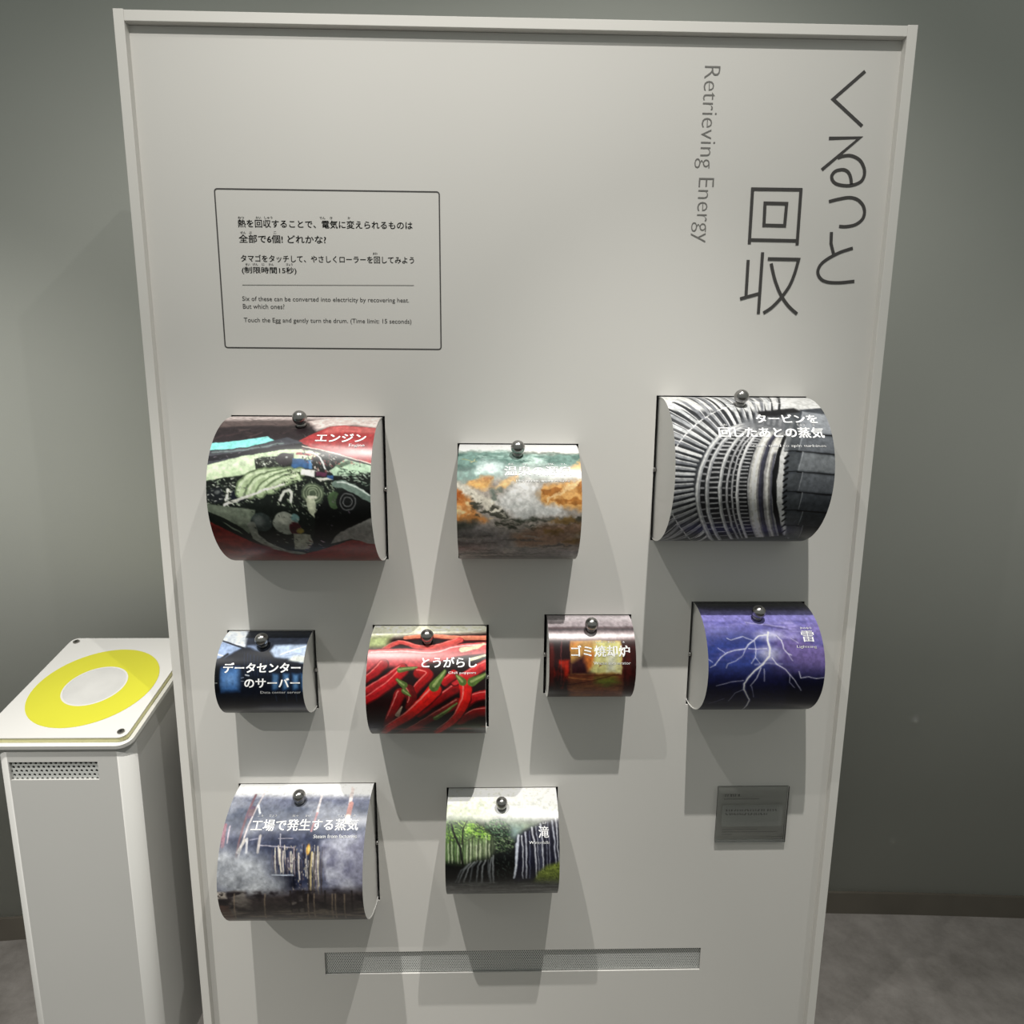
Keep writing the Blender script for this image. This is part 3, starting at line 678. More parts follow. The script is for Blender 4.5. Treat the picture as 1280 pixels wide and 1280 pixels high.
  ('L',(160,160,160),[(110,270),(113,269)],1.5,1.5,1,1),
  ('L',(160,160,160),[(105,258),(108,258)],1.5,1.5,1,1),
  ('L',(160,160,160),[(100,247),(103,247)],1.5,1.5,1,1),
  ('L',(160,160,160),[(96,237),(99,237)],1.5,1.5,1,1),
  ('L',(160,160,160),[(94,227),(97,227)],1.5,1.5,1,1),
  ('L',(160,160,160),[(91,218),(94,218)],1.5,1.5,1,1),
  ('L',(160,160,160),[(90,209),(93,209)],1.5,1.5,1,1),
  ('L',(160,160,160),[(89,200),(92,200)],1.5,1.5,1,1),
  ('L',(160,160,160),[(89,191),(92,191)],1.5,1.5,1,1),
  ('L',(160,160,160),[(90,183),(93,183)],1.5,1.5,1,1),
  ('L',(160,160,160),[(91,175),(94,175)],1.5,1.5,1,1),
  ('L',(160,160,160),[(93,167),(96,167)],1.5,1.5,1,1),
  ('L',(160,160,160),[(95,159),(98,159)],1.5,1.5,1,1),
  ('L',(160,160,160),[(98,152),(101,152)],1.5,1.5,1,1),
  ('L',(160,160,160),[(102,145),(104,145)],1.5,1.5,1,1),
  ('L',(160,160,160),[(106,139),(108,139)],1.5,1.5,1,1),
  ('L',(160,160,160),[(110,132),(112,133)],1.5,1.5,1,1),
  ('L',(160,160,160),[(115,127),(117,127)],1.5,1.5,1,1),
  ('L',(160,160,160),[(119,122),(122,122)],1.5,1.5,1,1),
  ('L',(160,160,160),[(125,117),(127,118)],1.5,1.5,1,1),
  ('L',(160,160,160),[(130,114),(132,114)],1.5,1.5,1,1),
  ('L',(160,160,160),[(135,111),(137,111)],1.5,1.5,1,1),
  ('L',(160,160,160),[(140,109),(142,109)],1.5,1.5,1,1),
  ('L',(160,160,160),[(146,107),(147,108)],1.5,1.5,1,1),
  ('L',(176,176,178),[(142,313),(150,311)],1.8,1.8,1,1),
  ('L',(176,176,178),[(135,300),(144,298)],1.8,1.8,1,1),
  ('L',(176,176,178),[(129,289),(138,288)],1.8,1.8,1,1),
  ('L',(176,176,178),[(124,279),(133,278)],1.8,1.8,1,1),
  ('L',(176,176,178),[(119,270),(129,270)],1.8,1.8,1,1),
  ('L',(176,176,178),[(115,262),(125,261)],1.8,1.8,1,1),
  ('L',(176,176,178),[(112,254),(122,254)],1.8,1.8,1,1),
  ('L',(176,176,178),[(108,246),(119,246)],1.8,1.8,1,1),
  ('L',(176,176,178),[(106,239),(116,239)],1.8,1.8,1,1),
  ('L',(176,176,178),[(104,232),(114,232)],1.8,1.8,1,1),
  ('L',(176,176,178),[(102,225),(112,225)],1.8,1.8,1,1),
  ('L',(176,176,178),[(100,218),(111,218)],1.8,1.8,1,1),
  ('L',(176,176,178),[(99,212),(109,212)],1.8,1.8,1,1),
  ('L',(176,176,178),[(98,205),(109,205)],1.8,1.8,1,1),
  ('L',(176,176,178),[(98,199),(108,199)],1.8,1.8,1,1),
  ('L',(176,176,178),[(98,193),(108,193)],1.8,1.8,1,1),
  ('L',(176,176,178),[(98,187),(108,187)],1.8,1.8,1,1),
  ('L',(176,176,178),[(99,181),(109,181)],1.8,1.8,1,1),
  ('L',(176,176,178),[(99,175),(109,175)],1.8,1.8,1,1),
  ('L',(176,176,178),[(101,170),(110,170)],1.8,1.8,1,1),
  ('L',(176,176,178),[(102,164),(112,165)],1.8,1.8,1,1),
  ('L',(176,176,178),[(104,159),(113,159)],1.8,1.8,1,1),
  ('L',(176,176,178),[(106,154),(115,154)],1.8,1.8,1,1),
  ('L',(176,176,178),[(108,149),(117,149)],1.8,1.8,1,1),
  ('L',(176,176,178),[(110,144),(119,144)],1.8,1.8,1,1),
  ('L',(176,176,178),[(113,139),(122,140)],1.8,1.8,1,1),
  ('L',(176,176,178),[(116,135),(125,136)],1.8,1.8,1,1),
  ('L',(176,176,178),[(119,131),(127,131)],1.8,1.8,1,1),
  ('L',(176,176,178),[(122,127),(130,128)],1.8,1.8,1,1),
  ('L',(176,176,178),[(126,123),(133,124)],1.8,1.8,1,1),
  ('L',(176,176,178),[(129,120),(136,121)],1.8,1.8,1,1),
  ('L',(176,176,178),[(132,117),(140,118)],1.8,1.8,1,1),
  ('L',(176,176,178),[(136,114),(143,116)],1.8,1.8,1,1),
  ('L',(176,176,178),[(140,112),(146,113)],1.8,1.8,1,1),
  ('L',(176,176,178),[(143,111),(149,112)],1.8,1.8,1,1),
  ('L',(176,176,178),[(147,109),(153,110)],1.8,1.8,1,1),
  ('L',(176,176,178),[(150,108),(156,110)],1.8,1.8,1,1),
  ('L',(196,194,188),[(156,309),(143,285),(133,265),(126,248),(121,232),(117,217),(115,203),(115,190),(116,177),(118,165),(122,153),(126,143),(132,133),(138,125),(145,118),(152,114),(158,111)],4.5,4.5,1,1),
  ('L',(232,230,224),[(159,308),(146,284),(137,265),(130,248),(124,232),(121,217),(119,203),(118,190),(119,177),(121,165),(125,154),(129,143),(135,134),(141,125),(147,119),(154,114),(160,111)],4.5,4.5,1,1),
  ('L',(206,204,196),[(163,308),(150,284),(141,265),(134,248),(128,232),(125,217),(123,203),(122,190),(123,177),(125,165),(129,154),(133,143),(138,134),(144,126),(150,119),(157,114),(163,112)],4.5,4.5,1,1),
  ('L',(120,118,120),[(166,307),(153,283),(144,264),(137,248),(132,232),(128,217),(126,203),(126,190),(127,177),(129,165),(132,154),(136,144),(141,134),(147,126),(153,120),(159,115),(165,112)],4.5,4.5,1,1),
  ('L',(60,60,76),[(168,306),(156,283),(147,264),(140,247),(135,232),(131,217),(129,203),(129,190),(130,177),(131,165),(135,154),(139,144),(144,134),(149,126),(155,120),(161,115),(167,112)],4.5,4.5,1,1),
  ('L',(52,52,62),[(171,305),(159,283),(151,264),(144,247),(139,232),(135,217),(133,203),(132,190),(133,177),(135,166),(138,154),(142,144),(146,135),(152,127),(157,120),(163,115),(169,113)],4.5,4.5,1,1),
  ('L',(150,148,146),[(174,305),(163,282),(154,264),(147,247),(142,232),(139,217),(137,203),(136,190),(136,178),(138,166),(141,155),(145,144),(149,135),(155,127),(160,121),(165,116),(171,113)],4.5,4.5,1,1),
  ('L',(206,204,198),[(178,304),(166,282),(157,263),(151,247),(146,232),(142,217),(140,203),(139,190),(140,178),(142,166),(144,155),(148,145),(152,135),(157,127),(162,121),(168,116),(173,114)],4.5,4.5,1,1),
  ('L',(120,118,116),[(181,303),(169,281),(161,263),(154,247),(149,231),(146,217),(144,203),(143,190),(143,178),(145,166),(148,155),(151,145),(155,136),(160,128),(165,121),(170,117),(175,114)],4.5,4.5,1,1),
  ('L',(84,84,96),[(183,303),(172,281),(164,263),(157,247),(152,231),(149,217),(147,203),(146,190),(146,178),(148,166),(150,155),(154,145),(158,136),(162,128),(167,122),(172,117),(177,114)],4.5,4.5,1,1),
  ('L',(150,150,150),[(186,302),(175,281),(167,263),(160,246),(155,231),(152,217),(150,203),(149,190),(149,178),(151,166),(153,155),(156,145),(160,136),(165,128),(169,122),(174,117),(179,115)],4.5,4.5,1,1),
  ('L',(30,30,32),[(189,302),(178,280),(170,263),(163,246),(158,231),(155,217),(153,203),(152,190),(152,178),(154,166),(156,155),(159,145),(163,136),(167,129),(172,122),(176,118),(180,115)],4.5,4.5,1,1),
  ('L',(20,20,22),[(191,301),(181,280),(173,262),(166,246),(162,231),(158,217),(156,203),(155,190),(155,178),(157,167),(159,156),(162,146),(165,137),(169,129),(174,123),(178,118),(182,115)],4.5,4.5,1,1),
  ('L',(110,112,114),[(194,300),(183,280),(176,262),(169,246),(165,231),(161,217),(159,203),(158,190),(158,178),(160,167),(162,156),(164,146),(168,137),(172,129),(176,123),(180,118),(184,116)],4.5,4.5,1,1),
  ('L',(190,190,190),[(196,300),(186,279),(178,262),(172,246),(168,231),(164,217),(162,203),(161,191),(161,178),(162,167),(164,156),(167,146),(170,137),(174,129),(178,123),(182,119),(186,116)],4.5,4.5,1,1),
  ('L',(150,152,154),[(199,299),(189,279),(181,262),(175,246),(171,231),(167,217),(165,203),(164,191),(164,178),(165,167),(167,156),(170,146),(173,137),(176,130),(180,123),(184,119),(188,116)],4.5,4.5,1,1),
  ('P',(226,224,214),[(153,130),(167,121),(183,106),(184,112),(173,135),(159,149),(143,149)],6,0.8),
  ('P',(92,94,98),[(106,91),(192,83),(197,103),(175,121),(132,116),(108,107)],10,0.85),
  ('L',(206,206,204),[(187,99),(173,127),(162,156),(158,192),(163,224),(179,262),(211,315)],9,9,1,1),
  ('L',(18,18,20),[(168,124),(156,149),(149,177),(150,207),(160,242),(183,289)],5.3,5.3,1,1),
  ('P',(58,62,68),[(185,103),(207,68),(278,57),(315,350),(226,350),(181,262),(165,213),(164,166)],3,1),
  ('P',(128,132,138),[(208,73),(268,84),(258,121),(189,115)],4,1),
  ('L',(170,174,178),[(209,73),(190,115)],1.3,1,1,0.7),
  ('L',(16,16,18),[(188,117),(257,123)],2.4,2.4,1,1),
  ('P',(72,76,80),[(182,77),(203,75),(190,114),(168,115)],3,0.8),
  ('L',(20,22,24),[(169,117),(190,116)],1.6,1.6,1,1),
  ('P',(88,92,98),[(196,118),(256,126),(253,151),(185,146)],4,1),
  ('L',(170,174,178),[(197,118),(186,146)],1.3,1,1,0.7),
  ('L',(16,16,18),[(184,147),(253,153)],2.4,2.4,1,1),
  ('P',(72,76,80),[(171,121),(192,120),(186,144),(164,146)],3,0.8),
  ('L',(20,22,24),[(165,147),(186,146)],1.6,1.6,1,1),
  ('P',(104,108,112),[(192,148),(253,156),(253,181),(184,176)],4,1),
  ('L',(170,174,178),[(193,148),(185,176)],1.3,1,1,0.7),
  ('L',(16,16,18),[(184,178),(253,183)],2.4,2.4,1,1),
  ('P',(72,76,80),[(168,151),(188,150),(185,175),(163,177)],3,0.8),
  ('L',(20,22,24),[(165,178),(185,177)],1.6,1.6,1,1),
  ('P',(84,88,94),[(192,179),(254,186),(257,212),(187,207)],4,1),
  ('L',(170,174,178),[(192,179),(188,207)],1.3,1,1,0.7),
  ('L',(16,16,18),[(187,209),(258,215)],2.4,2.4,1,1),
  ('P',(72,76,80),[(167,182),(188,180),(188,206),(166,207)],3,0.8),
  ('L',(20,22,24),[(168,208),(188,208)],1.6,1.6,1,1),
  ('P',(66,70,76),[(195,210),(259,218),(266,245),(193,239)],4,1),
  ('L',(170,174,178),[(195,210),(195,239)],1.3,1,1,0.7),
  ('L',(16,16,18),[(194,240),(267,247)],2.4,2.4,1,1),
  ('P',(72,76,80),[(171,213),(191,211),(194,237),(173,239)],3,0.8),
  ('L',(20,22,24),[(174,240),(195,239)],1.6,1.6,1,1),
  ('P',(50,54,58),[(202,242),(268,251),(279,278),(203,270)],4,1),
  ('L',(170,174,178),[(203,242),(205,270)],1.3,1,1,0.7),
  ('L',(16,16,18),[(204,273),(281,282)],2.4,2.4,1,1),
  ('P',(72,76,80),[(178,245),(199,243),(204,268),(182,270)],3,0.8),
  ('L',(20,22,24),[(184,272),(205,271)],1.6,1.6,1,1),
  ('P',(40,42,46),[(212,272),(282,286),(315,351),(222,315)],4,1),
  ('L',(170,174,178),[(213,272),(223,315)],1.3,1,1,0.7),
  ('L',(16,16,18),[(224,321),(315,351)],2.4,2.4,1,1),
  ('P',(72,76,80),[(188,277),(209,274),(221,311),(200,315)],3,0.8),
  ('L',(20,22,24),[(203,319),(224,317)],1.6,1.6,1,1),
  ('L',(14,14,16),[(170,154),(165,158)],3.2,3.2,1,1),
  ('L',(14,14,16),[(169,162),(164,166)],3.2,3.2,1,1),
  ('L',(14,14,16),[(169,171),(164,175)],3.2,3.2,1,1),
  ('L',(14,14,16),[(169,180),(164,183)],3.2,3.2,1,1),
  ('L',(14,14,16),[(169,188),(164,192)],3.2,3.2,1,1),
  ('L',(14,14,16),[(169,197),(165,201)],3.2,3.2,1,1),
  ('L',(14,14,16),[(170,206),(166,210)],3.2,3.2,1,1),
  ('L',(14,14,16),[(171,215),(167,219)],3.2,3.2,1,1),
  ('L',(14,14,16),[(173,224),(169,229)],3.2,3.2,1,1),
  ('L',(14,14,16),[(175,234),(171,239)],3.2,3.2,1,1),
  ('L',(14,14,16),[(177,245),(174,250)],3.2,3.2,1,1),
  ('L',(14,14,16),[(180,256),(177,262)],3.2,3.2,1,1),
  ('L',(14,14,16),[(184,269),(181,276)],3.2,3.2,1,1),
  ('L',(14,14,16),[(189,285),(187,292)],3.2,3.2,1,1),
 ],
 4: [
  ('F',(12,16,28)),
  ('P',(196,204,214),[(-43,-25),(35,-25),(43,21),(43,45),(0,36),(-18,36)],5,1),
  ('P',(136,158,196),[(-19,34),(5,32),(38,45),(12,62),(-9,67)],6,1),
  ('L',(34,36,46),[(0,30),(18,37),(39,45)],2.7,2.7,1,1),
  ('L',(226,230,236),[(-3,56),(9,59)],2,2,1,1),
  ('L',(30,34,44),[(-10,71),(7,64),(16,56)],3.7,3.7,1,1),
  ('P',(40,46,60),[(27,-25),(162,-25),(178,41),(85,39),(78,51),(43,45)],6,1),
  ('P',(156,176,206),[(85,51),(89,39),(159,38),(165,71),(141,73),(115,64),(94,62)],5,1),
  ('L',(206,212,220),[(103,57),(126,47),(144,41)],2.3,1.7,1,1),
  ('L',(120,140,176),[(111,60),(133,55),(146,60)],1.5,1.5,1,1),
  ('P',(208,214,206),[(116,69),(125,59),(146,59),(148,71)],5,1),
  ('P',(132,152,190),[(45,41),(59,40),(67,51),(53,51)],6,1),
  ('P',(14,20,34),[(38,45),(50,44),(71,54),(94,63),(165,76),(155,189),(-29,189),(-11,76),(8,67)],5,1),
  ('L',(24,36,60),[(43,53),(50,91)],1.3,1.3,1,1),
  ('L',(24,36,60),[(49,55),(55,91)],1.3,1.3,1,1),
  ('L',(24,36,60),[(54,57),(60,91)],1.3,1.3,1,1),
  ('L',(24,36,60),[(60,58),(65,91)],1.3,1.3,1,1),
  ('L',(24,36,60),[(66,60),(70,91)],1.3,1.3,1,1),
  ('L',(24,36,60),[(71,62),(76,91)],1.3,1.3,1,1),
  ('L',(24,36,60),[(77,64),(81,91)],1.3,1.3,1,1),
  ('L',(24,36,60),[(82,66),(86,91)],1.3,1.3,1,1),
  ('L',(24,36,60),[(88,67),(91,91)],1.3,1.3,1,1),
  ('P',(44,92,158),[(9,79),(38,78),(39,116),(9,118)],10,1),
  ('P',(96,136,188),[(14,88),(36,86),(36,105),(14,107)],22,0.8),
  ('P',(8,10,18),[(-8,76),(8,76),(8,120),(-7,120)],3,1),
  ('P',(40,82,130),[(94,88),(104,89),(103,113),(94,116)],6,1),
  ('P',(110,150,190),[(97,91),(101,91),(100,109),(97,111)],8,0.6),
  ('L',(40,60,90),[(98,116),(98,138)],1.7,1,1,0.8),
  ('P',(40,82,130),[(111,88),(121,89),(120,113),(111,116)],6,1),
  ('P',(110,150,190),[(114,91),(118,91),(118,109),(114,111)],8,0.6),
  ('L',(40,60,90),[(116,116),(115,138)],1.7,1,1,0.8),
  ('P',(40,82,130),[(126,88),(137,89),(136,113),(127,116)],6,1),
  ('P',(110,150,190),[(130,91),(134,91),(133,109),(130,111)],8,0.6),
  ('L',(40,60,90),[(131,117),(131,138)],1.7,1,1,0.8),
  ('P',(40,82,130),[(140,88),(151,89),(150,113),(141,117)],6,1),
  ('P',(110,150,190),[(144,92),(148,92),(147,109),(144,111)],8,0.6),
  ('L',(40,60,90),[(145,117),(145,138)],1.7,1,1,0.8),
  ('L',(206,214,224),[(50,90),(56,91)],1.3,1.3,1,1),
  ('L',(120,130,150),[(43,95),(47,94)],1,1,1,1),
  ('L',(120,130,150),[(43,100),(47,100)],1,1,1,1),
  ('L',(150,156,150),[(-6,103),(4,103)],1,1,1,1),
  ('L',(18,24,36),[(18,124),(2,173)],5,5,1,0.6),
  ('L',(18,24,36),[(34,124),(19,174)],5,5,1,0.6),
  ('L',(18,24,36),[(49,124),(35,174)],5,5,1,0.6),
  ('L',(18,24,36),[(65,124),(52,174)],5,5,1,0.6),
  ('L',(18,24,36),[(80,124),(69,175)],5,5,1,0.6),
  ('L',(18,24,36),[(96,124),(86,175)],5,5,1,0.6),
  ('L',(18,24,36),[(112,124),(103,175)],5,5,1,0.6),
  ('L',(18,24,36),[(127,124),(120,176)],5,5,1,0.6),
 ],
 5: [
  ('F',(26,8,10)),
  ('P',(214,214,190),[(-26,-32),(218,-32),(218,22),(-11,40)],14,1),
  ('P',(150,162,110),[(-12,38),(33,32),(31,58),(-8,60)],14,1),
  ('L',(78,8,12),[(209,40),(197,40),(182,40),(164,40),(149,40),(135,39),(122,37),(110,36),(98,35),(87,36),(75,37),(66,38),(59,39)],12.5,8.9,1,1),
  ('L',(186,105,79),[(208,38),(197,38),(181,38),(163,38),(148,38),(134,37),(121,35),(109,34),(97,33),(86,34),(74,35),(65,37),(58,38)],11.1,7.4,1,1),
  ('L',(232,131,98),[(206,36),(195,36),(179,36),(162,36),(146,36),(133,35),(120,33),(107,32),(96,31),(84,31),(73,33),(63,34),(56,35)],5.6,3,2,0.6),
  ('L',(226,130,120),[(206,34),(194,34),(179,34),(161,34),(145,34),(132,33),(119,32),(106,30),(95,29),(83,30),(72,31),(62,33)],1.3,1,1,0.8),
  ('L',(78,8,12),[(149,45),(142,48),(131,52),(120,57),(110,59),(103,61),(96,61),(90,60),(83,59),(75,57),(67,53),(58,50),(50,50),(42,53),(34,59),(26,64),(21,68)],14.5,5.3,1,1),
  ('L',(176,61,56),[(148,43),(141,47),(130,51),(119,55),(109,58),(102,59),(95,59),(89,59),(82,58),(74,56),(66,52),(57,49),(49,48),(41,52),(33,57),(25,63),(20,67)],13,4.5,1,1),
  ('L',(220,76,70),[(146,41),(139,44),(128,49),(117,53),(107,56),(100,57),(93,57),(87,57),(80,56),(72,53),(64,50),(55,46),(47,46),(39,49),(31,55),(23,61),(18,65)],6.5,1.8,2,0.6),
  ('L',(226,130,120),[(145,39),(138,43),(128,47),(116,52),(107,54),(99,56),(92,56),(86,55),(79,54),(71,52),(63,48),(54,45),(46,44),(38,48),(30,54),(22,60)],1.6,1,1,0.8),
  ('L',(78,8,12),[(199,60),(190,60),(177,61),(162,62),(150,64),(140,67),(131,70),(121,73),(111,74),(99,75),(86,74),(72,73),(58,72),(42,73),(25,73),(9,74),(-2,74)],24.9,24.5,1,1),
  ('L',(176,73,73),[(198,58),(189,59),(176,60),(162,61),(149,63),(139,65),(130,68),(121,71),(110,73),(98,73),(85,73),(72,72),(58,71),(42,71),(24,72),(8,73),(-3,73)],22.3,20.4,1,1),
  ('L',(220,91,91),[(195,54),(186,55),(173,56),(159,57),(146,59),(136,62),(127,65),(118,68),(107,70),(95,70),(82,69),(68,68),(54,67),(38,68),(21,68),(5,69),(-6,69)],11.1,8.2,2,0.6),
  ('L',(240,200,196),[(194,52),(184,53),(171,54),(157,55),(144,57),(134,59),(125,63),(116,66),(106,68),(94,68),(81,67),(67,66),(53,65),(37,66),(19,66),(4,67)],2.7,1.3,1,0.8),
  ('L',(196,196,160),[(153,63),(178,58),(190,51)],9.3,3.7,1,1),
  ('L',(206,206,170),[(169,80),(192,73)],5.6,3.7,1,1),
  ('P',(180,60,64),[(-14,73),(91,81),(100,97),(50,93),(15,89),(-11,111)],8,1),
  ('P',(30,8,10),[(-3,119),(27,104),(58,104),(77,119),(51,142),(33,189),(-15,203),(-10,119)],8,1),
  ('L',(78,8,12),[(27,88),(24,91),(20,96),(15,101),(11,105),(5,109),(0,114),(-6,117),(-10,120)],18.7,6,1,1),
  ('L',(132,17,22),[(26,87),(23,90),(19,95),(15,100),(10,104),(5,108),(-1,113),(-7,116),(-10,119)],16.7,5,1,1),
  ('L',(165,21,27),[(24,85),(21,88),(17,92),(12,97),(8,102),(2,106),(-3,110),(-9,114),(-13,117)],8.3,2,2,0.6),
  ('L',(226,130,120),[(23,83),(20,86),(16,91),(11,96),(7,100),(1,105),(-5,109),(-10,113)],2,1,1,0.8),
  ('L',(78,8,12),[(58,94),(54,97),(48,102),(40,107),(32,113),(22,119),(10,126),(-2,133),(-9,137)],16.6,11.1,1,1),
  ('L',(140,19,24),[(57,93),(53,96),(47,101),(39,106),(31,112),(21,118),(9,125),(-2,131),(-10,136)],14.8,9.3,1,1),
  ('L',(175,23,30),[(55,91),(51,94),(45,99),(38,104),(29,109),(19,116),(7,123),(-4,129),(-12,134)],7.4,3.7,2,0.6),
  ('L',(226,130,120),[(54,90),(50,93),(44,97),(37,103),(28,108),(18,114),(6,122),(-5,128)],1.8,1,1,0.8),
  ('L',(78,8,12),[(60,98),(56,102),(51,108),(44,115),(36,122),(25,130),(12,139),(-1,147),(-10,153)],17.9,13.4,1,1),
  ('L',(146,15,21),[(59,97),(56,101),(50,107),(44,114),(35,121),(24,129),(11,138),(-2,146),(-11,152)],16,11.1,1,1),
  ('L',(182,18,26),[(57,94),(54,99),(48,105),(41,112),(33,119),(23,126),(9,135),(-4,144),(-13,150)],8,4.5,2,0.6),
  ('L',(226,130,120),[(56,93),(52,97),(47,103),(40,110),(32,117),(21,125),(8,134),(-5,142)],1.9,1,1,0.8),
  ('L',(78,8,12),[(85,102),(89,102),(94,103),(99,104),(101,105),(99,109),(95,113),(90,118),(86,122),(83,126),(80,130),(78,133),(76,136)],18.7,11.1,1,1),
  ('L',(132,12,14),[(85,101),(88,101),(93,101),(98,102),(100,104),(98,108),(94,112),(89,117),(85,121),(82,125),(80,129),(77,132),(76,134)],16.7,9.3,1,1),
  ('L',(165,15,17),[(82,98),(86,99),(91,99),(96,100),(98,102),(96,105),(92,110),(87,114),(83,119),(80,123),(77,126),(75,130),(74,132)],8.3,3.7,2,0.6),
  ('L',(226,130,120),[(81,97),(85,97),(90,98),(95,99),(97,101),(95,104),(91,108),(86,113),(82,117),(79,121),(76,125),(74,128)],2,1,1,0.8),
  ('L',(78,8,12),[(151,122),(147,125),(140,129),(133,134),(124,140),(115,147),(103,157),(93,167),(85,175)],18.7,8.9,1,1),
  ('L',(114,8,12),[(150,121),(146,124),(139,128),(132,133),(124,138),(114,146),(102,156),(92,166),(84,173)],16.7,7.4,1,1),
  ('L',(142,10,15),[(148,119),(144,122),(137,125),(130,130),(122,136),(112,144),(100,153),(90,163),(82,170)],8.3,3,2,0.6),
  ('L',(226,130,120),[(147,118),(143,120),(136,124),(129,129),(120,135),(111,142),(99,152),(89,161)],2,1,1,0.8),
  ('L',(78,8,12),[(199,87),(194,89),(186,93),(178,98),(170,102),(163,106),(155,110),(148,114),(143,117)],18.7,13.4,1,1),
  ('L',(167,35,38),[(198,86),(193,88),(185,92),(177,97),(169,101),(162,105),(154,109),(147,113),(143,116)],16.7,11.1,1,1),
  ('L',(208,43,47),[(196,83),(191,86),(183,90),(175,94),(167,98),(160,102),(152,107),(145,111),(141,113)],8.3,4.5,2,0.6),
  ('L',(226,130,120),[(195,82),(190,84),(182,88),(174,93),(166,97),(159,101),(151,105),(144,109)],2,1,1,0.8),
  ('L',(78,8,12),[(209,136),(203,137),(196,137),(187,138),(180,140),(174,143),(170,146),(166,150),(163,152)],18.7,13.4,1,1),
  ('L',(149,17,21),[(208,135),(203,135),(195,136),(186,137),(179,139),(174,141),(169,145),(165,148),(162,151)],16.7,11.1,1,1),
  ('L',(186,21,26),[(206,132),(201,133),(193,134),(184,135),(177,136),(172,139),(167,142),(163,146),(160,148)],8.3,4.5,2,0.6),
  ('L',(226,130,120),[(205,131),(200,132),(192,132),(183,133),(176,135),(171,137),(166,141),(162,144)],2,1,1,0.8),
  ('L',(78,8,12),[(209,166),(203,166),(195,167),(186,168),(178,170),(170,175),(162,181),(155,187),(150,192)],22.9,13.4,1,1),
  ('L',(114,8,12),[(208,164),(203,165),(194,165),(185,166),(177,169),(169,173),(162,179),(155,185),(150,190)],20.4,11.1,1,1),
  ('L',(142,10,15),[(206,161),(200,161),(192,162),(183,163),(175,165),(167,169),(159,175),(152,181),(147,186)],10.2,4.5,2,0.6),
  ('L',(226,130,120),[(204,159),(199,159),(191,160),(182,161),(173,163),(166,167),(158,173),(151,179)],2.4,1.2,1,0.8),
  ('L',(78,8,12),[(141,106),(139,108),(135,111),(131,114),(128,117)],16.6,13.4,1,1),
  ('L',(147,17,21),[(141,104),(138,107),(134,110),(130,113),(127,116)],14.8,11.1,1,1),
  ('L',(183,21,26),[(139,102),(136,105),(132,108),(128,111),(125,114)],7.4,4.5,2,0.6),
  ('L',(226,130,120),[(138,101),(135,103),(131,107),(127,110)],1.8,1,1,0.8),
  ('L',(78,8,12),[(55,135),(54,139),(52,143),(50,149),(47,156),(44,165),(39,176),(34,188),(31,198)],18.7,13.4,1,1),
  ('L',(114,14,17),[(55,134),(53,138),(52,142),(49,148),(47,154),(43,163),(38,174),(34,186),(30,196)],16.7,11.1,1,1),
  ('L',(142,17,21),[(53,132),(51,135),(50,140),(47,145),(45,152),(41,160),(37,171),(32,183),(29,192)],8.3,4.5,2,0.6),
  ('L',(226,130,120),[(52,130),(50,134),(49,138),(46,144),(44,150),(40,159),(36,169),(31,181)],2,1,1,0.8),
  ('L',(78,8,12),[(69,130),(70,132),(72,136),(74,140),(74,143),(74,147),(73,151),(71,155),(70,158)],20.8,13.4,1,1),
  ('L',(84,15,15),[(68,129),(69,131),(71,134),(73,138),(74,142),(73,146),(72,150),(71,154),(70,157)],18.6,11.1,1,1),
  ('L',(105,18,18),[(66,126),(67,128),(69,132),(71,136),(71,139),(71,143),(70,147),(68,151),(67,154)],9.3,4.5,2,0.6),
  ('L',(226,130,120),[(65,124),(66,127),(68,130),(69,134),(70,138),(70,142),(69,146),(67,149)],2.2,1.1,1,0.8),
  ('L',(78,8,12),[(149,150),(143,154),(133,160),(122,167),(112,175),(102,183),(91,193),(80,204),(70,215),(60,229),(49,249),(41,248),(36,248)],16.6,8.9,1,1),
  ('L',(96,21,19),[(148,149),(142,153),(132,159),(122,166),(111,173),(101,181),(91,191),(80,201),(70,212),(60,224),(48,249),(41,248),(35,248)],14.8,7.4,1,1),
  ('L',(120,26,23),[(147,146),(140,150),(131,156),(120,163),(110,170),(100,178),(89,187),(78,197),(68,207),(58,217),(49,229),(38,249),(33,248)],7.4,3,2,0.6),
  ('L',(170,110,100),[(146,145),(139,149),(130,155),(119,162),(109,169),(99,177),(88,185),(78,195),(68,204),(58,214),(48,224),(39,236)],1.8,1,1,0.8),
  ('L',(78,8,12),[(111,130),(108,133),(104,138),(99,144),(94,150),(88,155),(82,161),(76,168),(70,175),(62,182),(53,189),(45,197),(38,206),(32,214),(27,225),(21,241),(18,248)],24.9,11.1,1,1),
  ('L',(179,21,17),[(110,129),(107,132),(103,137),(98,143),(93,148),(87,154),(82,160),(76,166),(69,173),(61,180),(53,187),(44,195),(37,203),(31,211),(26,221),(22,232),(17,249)],22.3,9.3,1,1),
  ('L',(223,26,21),[(107,126),(104,129),(100,134),(95,139),(90,145),(85,150),(79,156),(73,163),(66,169),(59,175),(50,182),(42,190),(35,197),(29,204),(25,212),(21,219),(18,226)],11.1,3.7,2,0.6),
  ('L',(226,130,120),[(106,124),(103,127),(99,132),(94,137),(89,143),(83,148),(78,154),(72,160),(65,167),(58,173),(49,180),(41,187),(34,194),(28,200),(24,207),(20,214)],2.7,1.3,1,0.8),
  ('L',(78,8,12),[(161,121),(161,125),(161,131),(161,137),(161,144),(159,150),(157,157),(154,164),(151,170),(148,176),(146,181),(143,186),(139,192),(132,201),(123,214),(114,232),(107,248)],22.9,8.9,1,1),
  ('L',(181,21,17),[(160,119),(160,124),(161,129),(161,136),(160,143),(158,149),(156,156),(153,162),(150,169),(148,174),(145,179),(142,184),(138,190),(131,199),(122,211),(114,226),(106,249)],20.4,7.4,1,1),
